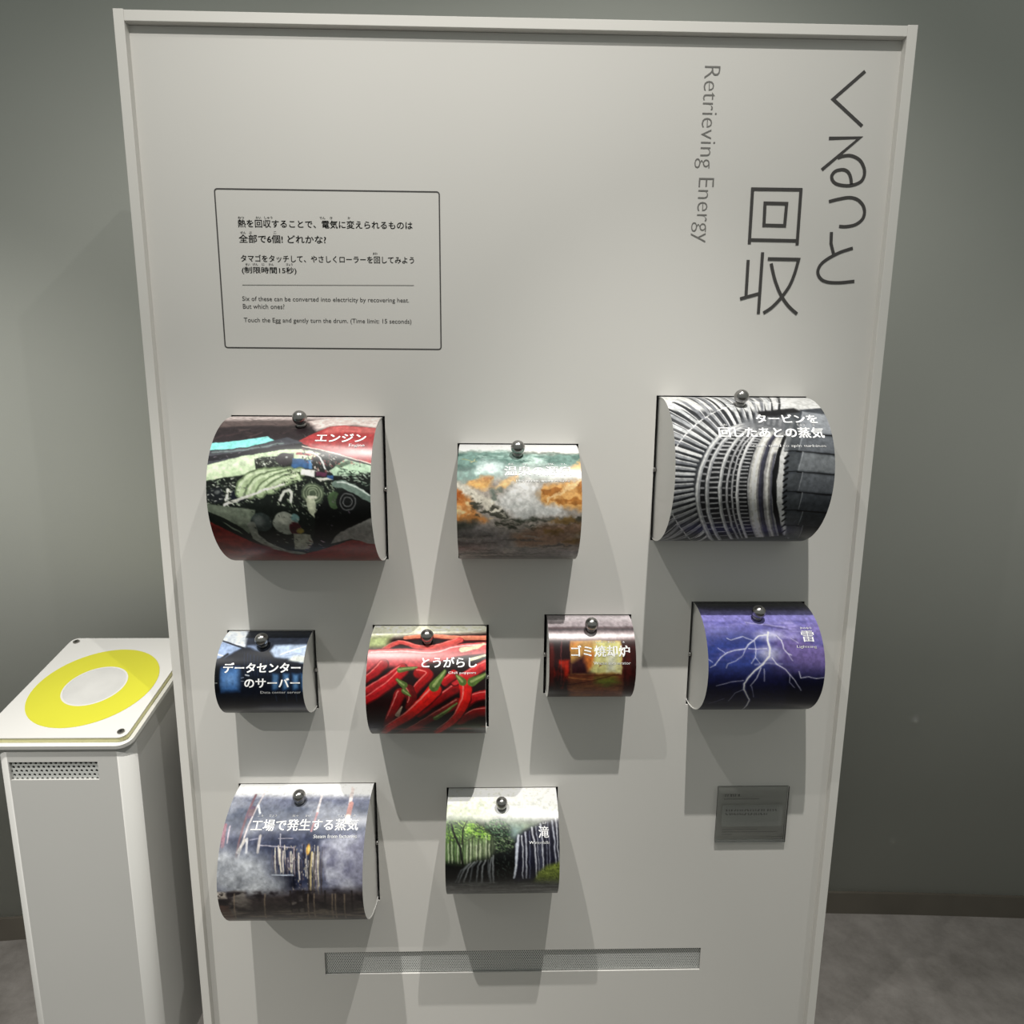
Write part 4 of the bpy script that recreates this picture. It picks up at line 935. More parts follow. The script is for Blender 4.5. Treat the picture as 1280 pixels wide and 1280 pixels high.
  ('L',(226,26,21),[(157,117),(158,121),(158,126),(158,133),(158,139),(156,146),(153,152),(151,159),(148,165),(145,170),(143,175),(140,180),(135,185),(129,193),(120,204),(112,216),(105,229)],10.2,3,2,0.6),
  ('L',(226,130,120),[(156,115),(156,119),(157,125),(157,131),(156,138),(155,144),(152,150),(149,157),(146,163),(144,168),(141,173),(138,177),(134,183),(128,191),(119,200),(111,212)],2.4,1.2,1,0.8),
  ('L',(70,92,40),[(54,97),(81,93)],9.3,3.2,1,1),
  ('L',(136,150,90),[(53,96),(81,93)],2.8,1.4,1,0.8),
  ('L',(70,92,40),[(62,121),(50,112)],11.1,3.9,1,1),
  ('L',(136,150,90),[(61,120),(50,112)],3.3,1.7,1,0.8),
  ('L',(70,92,40),[(62,130),(72,138)],9.3,3.2,1,1),
  ('L',(136,150,90),[(61,129),(72,138)],2.8,1.4,1,0.8),
  ('L',(70,92,40),[(110,123),(127,99)],16.7,5.8,1,1),
  ('L',(136,150,90),[(109,122),(127,99)],5,2.5,1,0.8),
  ('L',(70,92,40),[(156,116),(146,106)],13,4.5,1,1),
  ('L',(136,150,90),[(155,115),(146,106)],3.9,1.9,1,0.8),
  ('L',(70,92,40),[(171,116),(196,103)],14.8,5.2,1,1),
  ('L',(136,150,90),[(170,115),(196,103)],4.5,2.2,1,0.8),
  ('L',(70,92,40),[(111,181),(147,151)],8.2,2.9,1,1),
  ('L',(136,150,90),[(110,179),(147,151)],2.4,1.2,1,0.8),
  ('L',(150,130,110),[(50,173),(58,157)],7.4,2.2,1,1),
  ('P',(40,34,30),[(-14,189),(29,189),(15,248),(-23,248)],14,0.9),
  ('M',(190,60,54),[(31,203),(208,185),(208,248),(26,248)],40,8,0.5,0.7,31,0.5),
 ],
 6: [
  ('F',(58,16,12)),
  ('P',(150,138,142),[(-15,-23),(178,-23),(164,38),(-18,38)],8,1),
  ('P',(196,186,190),[(-16,2),(172,3),(168,20),(-17,19)],12,0.7),
  ('P',(70,60,64),[(-18,36),(165,36),(163,46),(-19,46)],8,1),
  ('P',(206,196,200),[(-19,46),(163,46),(161,58),(-19,58)],10,1),
  ('P',(40,20,22),[(-19,61),(37,61),(42,193),(-16,193)],8,1),
  ('M',(176,30,14),[(-12,93),(33,93),(35,150),(-11,150)],10,40,0.4,0.65,41,0.95),
  ('L',(130,60,60),[(20,63),(20,138)],1.5,1.2,1,0.6),
  ('L',(110,24,16),[(4,69),(4,138)],8.8,8.8,4,0.5),
  ('P',(176,128,60),[(35,61),(121,62),(120,118),(35,119)],2,1),
  ('P',(196,190,112),[(75,63),(120,63),(119,116),(64,116),(73,91)],6,1),
  ('M',(214,120,40),[(35,63),(84,63),(70,94),(34,93)],20,16,0.42,0.62,42,0.9),
  ('M',(222,214,150),[(64,81),(119,72),(119,118),(66,117)],26,24,0.5,0.7,43,0.8),
  ('P',(190,192,184),[(95,85),(111,84),(109,113),(95,114)],10,0.7),
  ('P',(190,96,30),[(56,87),(74,81),(72,103),(64,112),(51,103)],8,1),
  ('P',(50,20,26),[(34,98),(56,87),(64,112),(74,117),(35,119)],8,1),
  ('L',(206,140,60),[(38,68),(46,78),(42,87)],2.9,1.5,1,0.7),
  ('L',(130,80,40),[(83,103),(86,100)],1.5,1.5,1,1),
  ('P',(120,60,34),[(32,119),(122,118),(132,193),(37,193)],8,1),
  ('P',(112,124,34),[(77,124),(108,122),(118,134),(99,145),(78,138)],14,0.9),
  ('L',(176,104,50),[(33,124),(74,128)],2.3,1.2,1,0.8),
  ('L',(60,14,12),[(34,139),(114,119)],2.1,1.2,1,0.7),
  ('M',(150,86,44),[(33,138),(123,138),(132,193),(37,193)],34,6,0.5,0.66,44,0.8),
  ('P',(52,12,12),[(122,61),(161,61),(171,192),(130,192)],6,1),
  ('L',(120,50,50),[(122,72),(123,138)],1.2,1,1,0.5),
  ('L',(84,24,20),[(130,72),(132,138)],7.3,7.3,4,0.6),
 ],
 7: [
  ('F',(34,34,84)),
  ('P',(60,60,66),[(-16,-28),(267,-28),(230,43),(-36,42)],10,1),
  ('P',(116,110,190),[(-32,29),(236,29),(215,88),(-43,83)],30,1),
  ('P',(36,52,132),[(-43,83),(101,79),(104,126),(78,147),(-45,161)],40,1),
  ('P',(108,88,160),[(110,79),(234,59),(221,148),(143,143),(108,117)],50,0.9),
  ('P',(14,16,54),[(-46,145),(48,147),(135,148),(221,150),(252,250),(-30,250)],40,1),
  ('M',(74,72,150),[(-38,54),(225,54),(210,135),(-46,117)],60,14,0.45,0.7,51,0.7),
  ('M',(160,150,214),[(12,64),(148,54),(182,88),(51,88)],60,10,0.5,0.7,52,0.6),
  ('L',(60,54,110),[(101,62),(138,71)],4.9,1.6,4,0.8),
  ('L',(190,184,226),[(71,57),(105,62),(133,67)],1.6,1,3,0.7),
  ('E',(206,206,226),(104,81),14.4,5.7,14,0.8),
  ('E',(206,206,226),(100,111),14.4,8.2,16,0.8),
  ('L',(170,170,206),[(76,128),(99,126),(121,128)],2.1,1.2,3,0.7),
  ('P',(10,12,40),[(126,147),(147,145),(157,152),(189,151),(211,152),(241,250),(147,250)],8,0.8),
  ('L',(150,150,214),[(104,76),(100,90),(102,103),(100,115),(89,128),(76,138),(66,150),(60,161),(61,172),(69,186),(75,197),(76,214),(78,246)],6.9,3.7,3,0.35),
  ('L',(236,234,240),[(104,76),(100,90),(102,103),(100,115),(89,128),(76,138),(66,150),(60,161),(61,172),(69,186),(75,197),(76,214),(78,246)],2.7,1.6,1,1),
  ('L',(150,150,214),[(102,80),(87,82),(77,90),(67,96),(62,103),(45,105),(31,109),(20,117),(11,129)],3.7,2,3,0.315),
  ('L',(236,234,240),[(102,80),(87,82),(77,90),(67,96),(62,103),(45,105),(31,109),(20,117),(11,129)],1.4,1,1,0.9),
  ('L',(150,150,214),[(77,90),(61,83),(40,89),(34,86)],2.7,1.4,3,0.24499999999999997),
  ('L',(236,234,240),[(77,90),(61,83),(40,89),(34,86)],1,1,1,0.7),
  ('L',(150,150,214),[(11,129),(3,133)],2.1,1.1,3,0.21),
  ('L',(236,234,240),[(11,129),(3,133)],1,1,1,0.6),
  ('L',(150,150,214),[(62,103),(57,113),(44,123),(32,127),(29,134)],2.1,1.1,3,0.21),
  ('L',(236,234,240),[(62,103),(57,113),(44,123),(32,127),(29,134)],1,1,1,0.6),
  ('L',(150,150,214),[(78,90),(79,105),(77,117),(70,126)],2.7,1.4,3,0.24499999999999997),
  ('L',(236,234,240),[(78,90),(79,105),(77,117),(70,126)],1,1,1,0.7),
  ('L',(150,150,214),[(67,103),(82,104),(97,103)],2.7,1.4,3,0.24499999999999997),
  ('L',(236,234,240),[(67,103),(82,104),(97,103)],1,1,1,0.7),
  ('L',(150,150,214),[(77,117),(84,126)],2.1,1.1,3,0.21),
  ('L',(236,234,240),[(77,117),(84,126)],1,1,1,0.6),
  ('L',(150,150,214),[(116,81),(123,90),(125,103),(131,111),(137,113)],3.2,1.7,3,0.315),
  ('L',(236,234,240),[(116,81),(123,90),(125,103),(131,111),(137,113)],1.2,1,1,0.9),
  ('L',(150,150,214),[(131,111),(138,122)],2.1,1.1,3,0.21),
  ('L',(236,234,240),[(131,111),(138,122)],1,1,1,0.6),
  ('L',(150,150,214),[(104,117),(112,128),(125,136),(134,145),(144,157),(156,175)],3.2,1.7,3,0.27999999999999997),
  ('L',(236,234,240),[(104,117),(112,128),(125,136),(134,145),(144,157),(156,175)],1.2,1,1,0.8),
  ('L',(150,150,214),[(134,145),(134,159),(144,169)],2.1,1.1,3,0.175),
  ('L',(236,234,240),[(134,145),(134,159),(144,169)],1,1,1,0.5),
  ('L',(150,150,214),[(139,86),(150,94)],2.1,1.1,3,0.175),
  ('L',(236,234,240),[(139,86),(150,94)],1,1,1,0.5),
  ('L',(150,150,214),[(86,134),(79,152),(71,165)],3.2,1.7,3,0.27999999999999997),
  ('L',(236,234,240),[(86,134),(79,152),(71,165)],1.2,1,1,0.8),
  ('L',(150,150,214),[(91,136),(93,157)],2.1,1.1,3,0.21),
  ('L',(236,234,240),[(91,136),(93,157)],1,1,1,0.6),
  ('L',(150,150,214),[(73,166),(81,190)],2.1,1.1,3,0.175),
  ('L',(236,234,240),[(73,166),(81,190)],1,1,1,0.5),
  ('L',(150,150,214),[(61,172),(48,180),(41,200)],2.1,1.1,3,0.21),
  ('L',(236,234,240),[(61,172),(48,180),(41,200)],1,1,1,0.6),
  ('L',(150,150,214),[(58,155),(38,158),(15,165)],2.1,1.1,3,0.21),
  ('L',(236,234,240),[(58,155),(38,158),(15,165)],1,1,1,0.6),
  ('L',(150,150,214),[(-1,119),(7,125)],1.6,1,3,0.175),
  ('L',(236,234,240),[(-1,119),(7,125)],1,1,1,0.5),
  ('L',(150,150,214),[(17,102),(27,109)],1.6,1,3,0.175),
  ('L',(236,234,240),[(17,102),(27,109)],1,1,1,0.5),
  ('L',(150,150,214),[(148,140),(152,151),(165,149),(178,152),(200,150)],2.7,1.4,3,0.27999999999999997),
  ('L',(236,234,240),[(148,140),(152,151),(165,149),(178,152),(200,150)],1,1,1,0.8),
  ('L',(150,150,214),[(33,193),(10,208)],1.6,1,3,0.13999999999999999),
  ('L',(236,234,240),[(33,193),(10,208)],1,1,1,0.4),
 ],
 8: [
  ('F',(96,100,124)),
  ('P',(226,226,224),[(-87,-31),(274,-24),(283,33),(-60,30)],16,1),
  ('P',(96,102,118),[(-54,45),(285,48),(290,93),(-38,91)],30,1),
  ('M',(136,140,152),[(-58,33),(283,36),(291,107),(-35,104)],50,30,0.45,0.7,61,0.8),
  ('M',(64,72,92),[(-51,51),(285,54),(291,107),(-35,104)],44,26,0.5,0.72,62,0.7),
  ('P',(42,48,72),[(13,105),(78,94),(143,92),(165,106),(170,170),(120,186),(71,155),(18,123)],16,1),
  ('M',(84,90,116),[(13,105),(143,92),(169,156),(71,155)],24,20,0.5,0.7,63,0.7),
  ('L',(120,84,92),[(37,27),(29,132)],3.8,3.8,1,0.9),
  ('L',(200,190,190),[(51,24),(32,136)],2.8,2.8,1,0.9),
  ('L',(96,76,96),[(40,54),(38,67)],9.4,9.4,1,0.9),
  ('L',(214,206,196),[(40,105),(31,123)],4.7,4.7,1,0.9),
  ('L',(206,204,206),[(43,103),(45,123)],3.8,3.8,1,0.9),
  ('L',(196,186,180),[(64,99),(64,123)],4.2,4.2,1,0.9),
  ('L',(216,206,206),[(153,14),(153,63)],3.8,3.8,1,0.9),
  ('L',(176,120,124),[(153,63),(148,92)],3.3,3.3,1,0.9),
  ('L',(206,190,186),[(204,11),(206,47)],6.1,6.1,1,0.9),
  ('L',(176,120,112),[(208,47),(206,69)],8.4,8.4,1,0.9),
  ('L',(210,206,190),[(206,69),(207,78)],8,8,1,0.9),
  ('L',(150,96,110),[(2,82),(4,114)],6.1,6.1,1,0.9),
  ('L',(200,180,190),[(10,84),(11,109)],2.3,2.3,1,0.9),
  ('L',(220,224,226),[(48,49),(55,62)],3.3,3.3,1,0.9),
  ('P',(110,90,96),[(35,56),(45,54),(44,67),(36,67)],2,1),
  ('L',(170,164,176),[(66,113),(97,115),(122,117)],1.4,1.4,1,1),
  ('L',(150,150,170),[(48,105),(62,103)],1.4,1.4,1,1),
  ('L',(180,176,186),[(97,96),(100,114)],1.4,1.4,1,1),
  ('L',(150,146,160),[(95,103),(120,103)],1,1,1,1),
  ('L',(70,62,72),[(87,118),(92,179)],1.2,1.2,1,1),
  ('L',(70,62,72),[(91,129),(94,151)],2.3,2.3,1,1),
  ('L',(206,196,176),[(92,117),(97,163)],1.6,1.6,1,1),
  ('L',(70,62,72),[(96,123),(100,163)],1.6,1.6,1,1),
  ('L',(190,180,170),[(97,114),(102,142)],2.3,2.3,1,1),
  ('L',(206,196,176),[(100,119),(105,154)],2.3,2.3,1,1),
  ('L',(110,100,112),[(102,115),(107,144)],1.2,1.2,1,1),
  ('L',(190,180,170),[(106,122),(110,178)],2.3,2.3,1,1),
  ('L',(190,180,170),[(107,114),(112,142)],1.6,1.6,1,1),
  ('L',(70,62,72),[(112,134),(115,177)],2.3,2.3,1,1),
  ('L',(140,126,130),[(115,132),(118,179)],1.2,1.2,1,1),
  ('L',(110,100,112),[(117,124),(120,151)],2.3,2.3,1,1),
  ('L',(206,196,176),[(119,123),(123,168)],1.6,1.6,1,1),
  ('L',(206,196,176),[(122,126),(125,184)],1.2,1.2,1,1),
  ('L',(140,126,130),[(123,116),(128,161)],2.3,2.3,1,1),
  ('L',(40,36,40),[(126,120),(131,154)],1.6,1.6,1,1),
  ('L',(70,62,72),[(130,125),(133,151)],1.6,1.6,1,1),
  ('L',(190,180,170),[(132,125),(136,166)],2.3,2.3,1,1),
  ('L',(36,34,50),[(136,135),(139,179)],1.2,1.2,1,1),
  ('L',(70,62,72),[(138,135),(141,167)],1.6,1.6,1,1),
  ('L',(36,34,50),[(139,113),(143,142)],2.3,2.3,1,1),
  ('L',(206,196,176),[(144,134),(146,161)],1.2,1.2,1,1),
  ('L',(190,180,170),[(144,117),(149,164)],1.2,1.2,1,1),
  ('L',(190,180,170),[(149,136),(152,162)],1.2,1.2,1,1),
  ('L',(110,100,112),[(151,132),(154,168)],1.2,1.2,1,1),
  ('L',(70,62,72),[(153,127),(156,187)],1.6,1.6,1,1),
  ('L',(190,180,170),[(156,126),(159,163)],2.3,2.3,1,1),
  ('L',(190,180,170),[(157,114),(162,164)],1.2,1.2,1,1),
  ('L',(140,126,130),[(161,129),(164,183)],1.6,1.6,1,1),
  ('L',(206,196,176),[(163,116),(167,177)],2.3,2.3,1,1),
  ('L',(70,62,72),[(165,116),(170,161)],1.2,1.2,1,1),
  ('L',(40,36,40),[(170,135),(172,169)],2.3,2.3,1,1),
  ('L',(36,34,50),[(170,116),(174,147)],1.6,1.6,1,1),
  ('L',(70,62,72),[(173,113),(178,168)],1.2,1.2,1,1),
  ('R',[(89,114),(156,110),(169,186),(130,189),(93,155)],180,1,2.1,[(40,36,46),(190,176,150),(110,96,100),(220,210,196),(30,30,40)],1.6,1.4,1),
  ('E',(206,150,60),(147,120),3,8,1.5,1),
  ('E',(240,196,100),(148,120),1.4,4.7,1.5,1),
  ('L',(196,176,120),[(154,124),(154,181),(156,235)],2.3,2.3,1,1),
  ('L',(90,84,80),[(159,124),(159,181),(161,235)],3.3,3.3,1,1),
  ('L',(170,160,140),[(166,124),(166,181),(168,236)],1.9,1.9,1,1),
  ('L',(60,54,50),[(151,124),(151,181),(153,235)],2.3,2.3,1,1),
  ('L',(70,66,72),[(171,124),(171,181),(173,236)],2.8,2.8,1,1),
  ('P',(14,16,30),[(88,155),(130,158),(130,180),(105,183)],8,0.9),
  ('L',(170,180,200),[(90,158),(125,159)],1.9,1.9,1,1),
  ('P',(120,120,140),[(169,115),(190,104),(265,98),(268,188),(194,181),(177,156)],20,0.9),
  ('M',(168,170,186),[(165,106),(264,93),(268,193),(184,181)],46,40,0.42,0.66,64,0.9),
  ('M',(78,78,104),[(171,115),(265,98),(268,193),(184,181)],26,36,0.52,0.7,65,0.6),
  ('P',(150,154,162),[(-31,122),(7,116),(50,123),(79,132),(90,155),(110,170),(110,191),(69,203),(16,190),(-27,173)],30,1),
  ('M',(196,200,206),[(-31,122),(50,123),(90,155),(110,191),(16,196),(-27,173)],50,38,0.42,0.66,66,0.9),
  ('M',(110,114,122),[(-15,131),(110,170),(69,203),(-13,179)],40,30,0.55,0.72,67,0.7),
  ('P',(60,52,52),[(-29,195),(16,193),(110,188),(269,182),(264,284),(-41,285)],20,1),
  ('M',(124,116,108),[(9,184),(145,186),(135,261),(-3,255)],40,24,0.45,0.66,68,0.8),
  ('M',(34,28,32),[(-28,187),(269,182),(261,287),(-49,287)],24,16,0.5,0.66,69,0.9),
  ('P',(92,66,58),[(-30,208),(15,216),(19,256),(14,287),(-48,287)],6,1),
  ('P',(170,160,150),[(-28,183),(14,187),(15,199),(-29,201)],4,1),
  ('R',[(-6,184),(14,187),(13,199),(-7,199)],14,2.3,3.3,[(50,44,44)],1,0,1),
  ('L',(150,130,106),[(28,190),(20,256)],2.1,2.1,1,0.7),
  ('L',(150,130,106),[(78,191),(70,258)],2.1,2.1,1,0.7),
  ('L',(150,130,106),[(149,192),(143,261)],2.1,2.1,1,0.7),
  ('L',(150,130,106),[(159,192),(153,262)],2.1,2.1,1,0.7),
  ('L',(150,130,106),[(194,192),(189,263)],2.1,2.1,1,0.7),
  ('L',(150,130,106),[(209,193),(204,264)],2.1,2.1,1,0.7),
  ('L',(150,130,106),[(189,192),(183,263)],2.1,2.1,1,0.7),
  ('L',(40,34,34),[(120,186),(118,234)],3.3,3.3,1,0.8),
  ('L',(40,34,34),[(132,186),(130,235)],3.3,3.3,1,0.8),
  ('L',(40,34,34),[(142,186),(140,235)],3.3,3.3,1,0.8),
  ('L',(40,34,34),[(177,186),(175,236)],3.3,3.3,1,0.8),
  ('L',(40,34,34),[(221,187),(220,237)],3.3,3.3,1,0.8),
  ('M',(120,108,92),[(2,232),(266,224),(261,286),(-9,287)],40,6,0.46,0.64,70,0.8),
 ],
 9: [
  ('F',(20,24,22)),
  ('P',(224,224,216),[(-33,-24),(224,-19),(215,67),(104,68),(-26,49)],30,1),
  ('P',(206,216,178),[(-28,29),(78,32),(78,66),(-25,65)],30,0.8),
  ('M',(176,180,170),[(66,13),(210,24),(207,60),(86,50)],60,12,0.5,0.7,71,0.5),
  ('P',(150,170,140),[(104,63),(141,67),(160,73),(141,90),(115,90)],20,0.8),
  ('P',(120,150,150),[(112,75),(130,77),(122,96),(111,90)],16,0.8),
  ('P',(84,116,60),[(-14,67),(38,67),(62,79),(79,93),(75,126),(32,135),(-12,134)],20,1),
  ('R',[(-6,65),(53,66),(79,89),(75,96),(-5,102)],420,1,2.7,[(70,104,44),(120,170,50),(40,60,34),(160,200,90),(30,44,28),(90,130,60)],1.4,0.6,1),
  ('R',[(31,69),(53,71),(79,91),(75,98),(53,92),(31,82)],200,1.3,3,[(140,196,50),(110,170,40),(160,206,80)],1.4,0.6,1),
  ('R',[(65,66),(97,63),(112,76),(111,90),(86,93),(68,79)],260,1,2.7,[(60,100,66),(90,130,84),(44,74,50),(130,160,120)],1.3,0.4,1),
  ('R',[(82,93),(115,90),(119,103),(111,116),(86,119)],260,1,2.3,[(60,90,50),(90,120,70),(34,50,34),(130,150,110)],1.3,0.4,1),
  ('P',(150,160,120),[(37,96),(79,99),(79,124),(37,129)],20,0.6),
  ('L',(30,36,26),[(-2,89),(-1,132)],1.5,1.5,1,0.8),
  ('L',(60,76,44),[(2,95),(2,132)],1,1,1,0.8),
  ('L',(196,200,170),[(5,101),(6,132)],1.2,1.2,1,0.8),
  ('L',(40,46,34),[(8,92),(9,133)],2,2,1,0.8),
  ('L',(206,206,180),[(11,98),(12,133)],1,1,1,0.8),
  ('L',(30,36,26),[(14,90),(15,133)],1.5,1.5,1,0.8),
  ('L',(60,76,44),[(18,96),(19,133)],1,1,1,0.8),
  ('L',(196,200,170),[(21,102),(21,133)],1.2,1.2,1,0.8),
  ('L',(40,46,34),[(24,93),(25,133)],2,2,1,0.8),
  ('L',(206,206,180),[(27,99),(27,133)],1,1,1,0.8),
  ('L',(30,36,26),[(30,91),(31,133)],1.5,1.5,1,0.8),
  ('L',(60,76,44),[(34,97),(35,133)],1,1,1,0.8),
  ('L',(196,200,170),[(37,103),(37,133)],1.2,1.2,1,0.8),
  ('L',(40,46,34),[(40,94),(41,133)],2,2,1,0.8),
  ('L',(206,206,180),[(43,100),(43,133)],1,1,1,0.8),
  ('L',(30,36,26),[(46,92),(47,133)],1.5,1.5,1,0.8),
  ('L',(60,76,44),[(50,98),(49,133)],1,1,1,0.8),
  ('L',(196,200,170),[(53,104),(53,133)],1.2,1.2,1,0.8),
  ('L',(40,46,34),[(56,95),(55,133)],2,2,1,0.8),
  ('L',(206,206,180),[(59,101),(59,133)],1,1,1,0.8),
  ('L',(30,36,26),[(62,93),(63,133)],1.5,1.5,1,0.8),
  ('L',(60,76,44),[(65,99),(65,133)],1,1,1,0.8),
  ('L',(196,200,170),[(69,90),(69,133)],1.2,1.2,1,0.8),
  ('L',(40,46,34),[(72,96),(72,133)],2,2,1,0.8),
  ('L',(206,206,180),[(75,102),(76,133)],1,1,1,0.8),
  ('L',(30,36,26),[(78,93),(78,133)],1.5,1.5,1,0.8),
  ('L',(30,32,26),[(9,71),(15,89),(26,109),(30,136)],2.7,4,1,1),
  ('L',(40,44,32),[(36,67),(29,82),(28,102)],1.7,2.7,1,1),
  ('L',(60,66,44),[(24,102),(53,89)],1,1,1,1),
  ('P',(12,14,14),[(-15,130),(32,136),(53,128),(79,123),(86,117),(119,111),(119,173),(31,174),(-16,173)],12,1),
  ('L',(150,156,160),[(79,124),(76,135),(77,172)],1.5,2.3,3,0.75),
  ('L',(110,116,120),[(73,127),(73,138),(76,172)],1.5,2.3,3,0.75),
  ('L',(190,196,200),[(68,128),(63,139),(62,172)],1.5,2.3,3,0.75),
  ('L',(150,156,160),[(61,129),(55,139),(53,172)],1.5,2.3,3,0.75),
  ('L',(110,116,120),[(55,129),(46,140),(41,171)],1.5,2.3,3,0.75),
  ('L',(190,196,200),[(50,131),(39,142),(31,171)],1.5,2.3,3,0.75),
  ('L',(150,156,160),[(44,132),(32,143),(22,171)],1.5,2.3,3,0.75),
  ('L',(110,116,120),[(40,134),(27,145),(17,171)],1.5,2.3,3,0.75),
  ('L',(190,196,200),[(82,121),(81,131),(82,172)],1.5,2.3,3,0.75),
  ('R',[(86,119),(117,113),(117,162),(88,167)],60,1.3,4,[(30,40,36),(44,54,48),(14,18,18)],1.4,1,1),
  ('P',(24,24,40),[(121,93),(134,83),(152,75),(197,64),(195,134),(152,163),(119,173)],8,1),
  ('L',(206,212,226),[(125,90),(122,118),(117,162)],4.3,2.6,2,0.85),
  ('L',(190,198,216),[(122,103),(121,125),(118,162)],5,3,2,0.85),
  ('L',(226,230,236),[(131,90),(132,118),(132,163)],2,1.2,2,0.85),
  ('L',(206,210,222),[(137,85),(138,115),(138,163)],2.7,1.6,2,0.85),
  ('L',(220,222,230),[(148,77),(153,111),(156,163)],3,1.8,2,0.85),
  ('L',(110,116,140),[(144,83),(144,115),(144,163)],1.3,1,2,0.85),
  ('L',(190,194,206),[(155,75),(158,111),(161,163)],1.3,1,2,0.85),
  ('L',(200,204,214),[(163,72),(166,109),(168,163)],3,1.8,2,0.85),
  ('L',(140,146,160),[(171,70),(173,108),(175,163)],1,1,2,0.85),
  ('L',(190,194,206),[(184,67),(187,107),(190,163)],2.7,1.6,2,0.85),
  ('L',(220,222,226),[(190,63),(192,105),(196,163)],2,1.2,2,0.85),
  ('L',(90,96,120),[(159,75),(162,111),(164,163)],1.3,1,2,0.85),
  ('L',(170,174,190),[(176,69),(178,107),(179,163)],1,1,2,0.85),
  ('P',(110,126,40),[(150,173),(159,150),(173,138),(204,131),(205,174),(178,183)],8,1),
  ('R',[(152,170),(161,150),(173,139),(200,133),(201,168)],200,1,2.3,[(130,150,40),(80,96,30),(150,166,60),(50,60,24)],1.3,0.5,1),
  ('P',(84,86,84),[(-16,170),(205,171),(208,228),(-19,228)],20,1),
  ('M',(120,122,120),[(-16,170),(205,171),(208,228),(-19,228)],50,6,0.45,0.65,72,0.7),
 ],
}
CAPTIONS = {1: [('エンジン', 153.9, 229.3, 76.8, 93.9, 0.022), ('Engine', 205.7, 229.1, 97.4, 104.5, 0.01)],
 2: [('温泉の源泉', 73.0, 178.1, 76.5, 93.9, 0.012), ('おん', 78.9, 87.7, 70.6, 74.3, 0.014), ('せん', 100.5, 109.3, 70.5, 74.1, 0.014), ('げん', 141.6, 150.5, 70.3, 73.9, 0.014), ('せん', 161.3, 169.7, 70.1, 73.8, 0.014), ('Hot spring water source', 91.3, 174.4, 100.7, 105.0, 0.008)],
 3: [('タービンを', 130.6, 225.0, 81.3, 98.9, 0.024), ('回したあとの蒸気', 68.6, 228.7, 107.8, 125.7, 0.024), ('まわ', 72.6, 82.4, 101.6, 105.5, 0.014), ('じょう', 191.0, 202.5, 100.7, 104.6, 0.014), ('き', 214.5, 218.1, 100.5, 104.5, 0.014), ('Steam used to spin turbines', 113.4, 228.8, 136.6, 141.9, 0.008)],
 4: [('データセンター', 13.6, 138.8, 70.9, 86.7, 0.024), ('のサーバー', 49.0, 138.5, 95.7, 111.1, 0.024), ('Data center server', 74.0, 139.5, 117.4, 121.9, 0.004)],
 5: [('とうがらし', 89.2, 178.8, 76.4, 93.1, 0.018), ('Chili peppers', 133.1, 178.1, 99.8, 104.5, 0.01)],
 6: [('ゴミ焼却炉', 36.6, 133.6, 70.0, 88.3, 0.018), ('しょう', 78.3, 89.3, 62.8, 65.7, 0.014), ('きゃく', 97.9, 109.7, 62.9, 65.8, 0.014), ('ろ', 122.7, 125.8, 62.9, 65.8, 0.014), ('Waste incinerator', 72.9, 134.6, 96.0, 101.0, 0.008)],
 7: [('雷', 158.6, 179.1, 73.7, 92.1, 0.008), ('かみなり', 159.6, 178.3, 66.5, 70.6, 0.014), ('Lightning', 147.4, 180.0, 98.1, 103.2, 0.006)],
 8: [('工場で発生する蒸気', 46.2, 226.4, 73.5, 91.6, 0.014), ('こう', 53.2, 61.9, 65.4, 68.7, 0.014), ('じょう', 72.9, 84.9, 65.6, 68.8, 0.014), ('はっ', 112.5, 121.5, 65.9, 69.1, 0.014), ('せい', 133.6, 142.3, 66.0, 69.3, 0.014), ('じょう', 189.5, 201.8, 66.5, 69.8, 0.014), ('き', 215.7, 219.8, 66.7, 69.9, 0.014), ('Steam from factories', 153.6, 226.1, 97.7, 103.2, 0.01)],
 9: [('滝', 160.1, 177.2, 75.6, 93.4, 0.012), ('たき', 167.0, 173.5, 68.8, 71.9, 0.02), ('Waterfalls', 142.8, 178.3, 98.5, 102.8, 0.006)]}
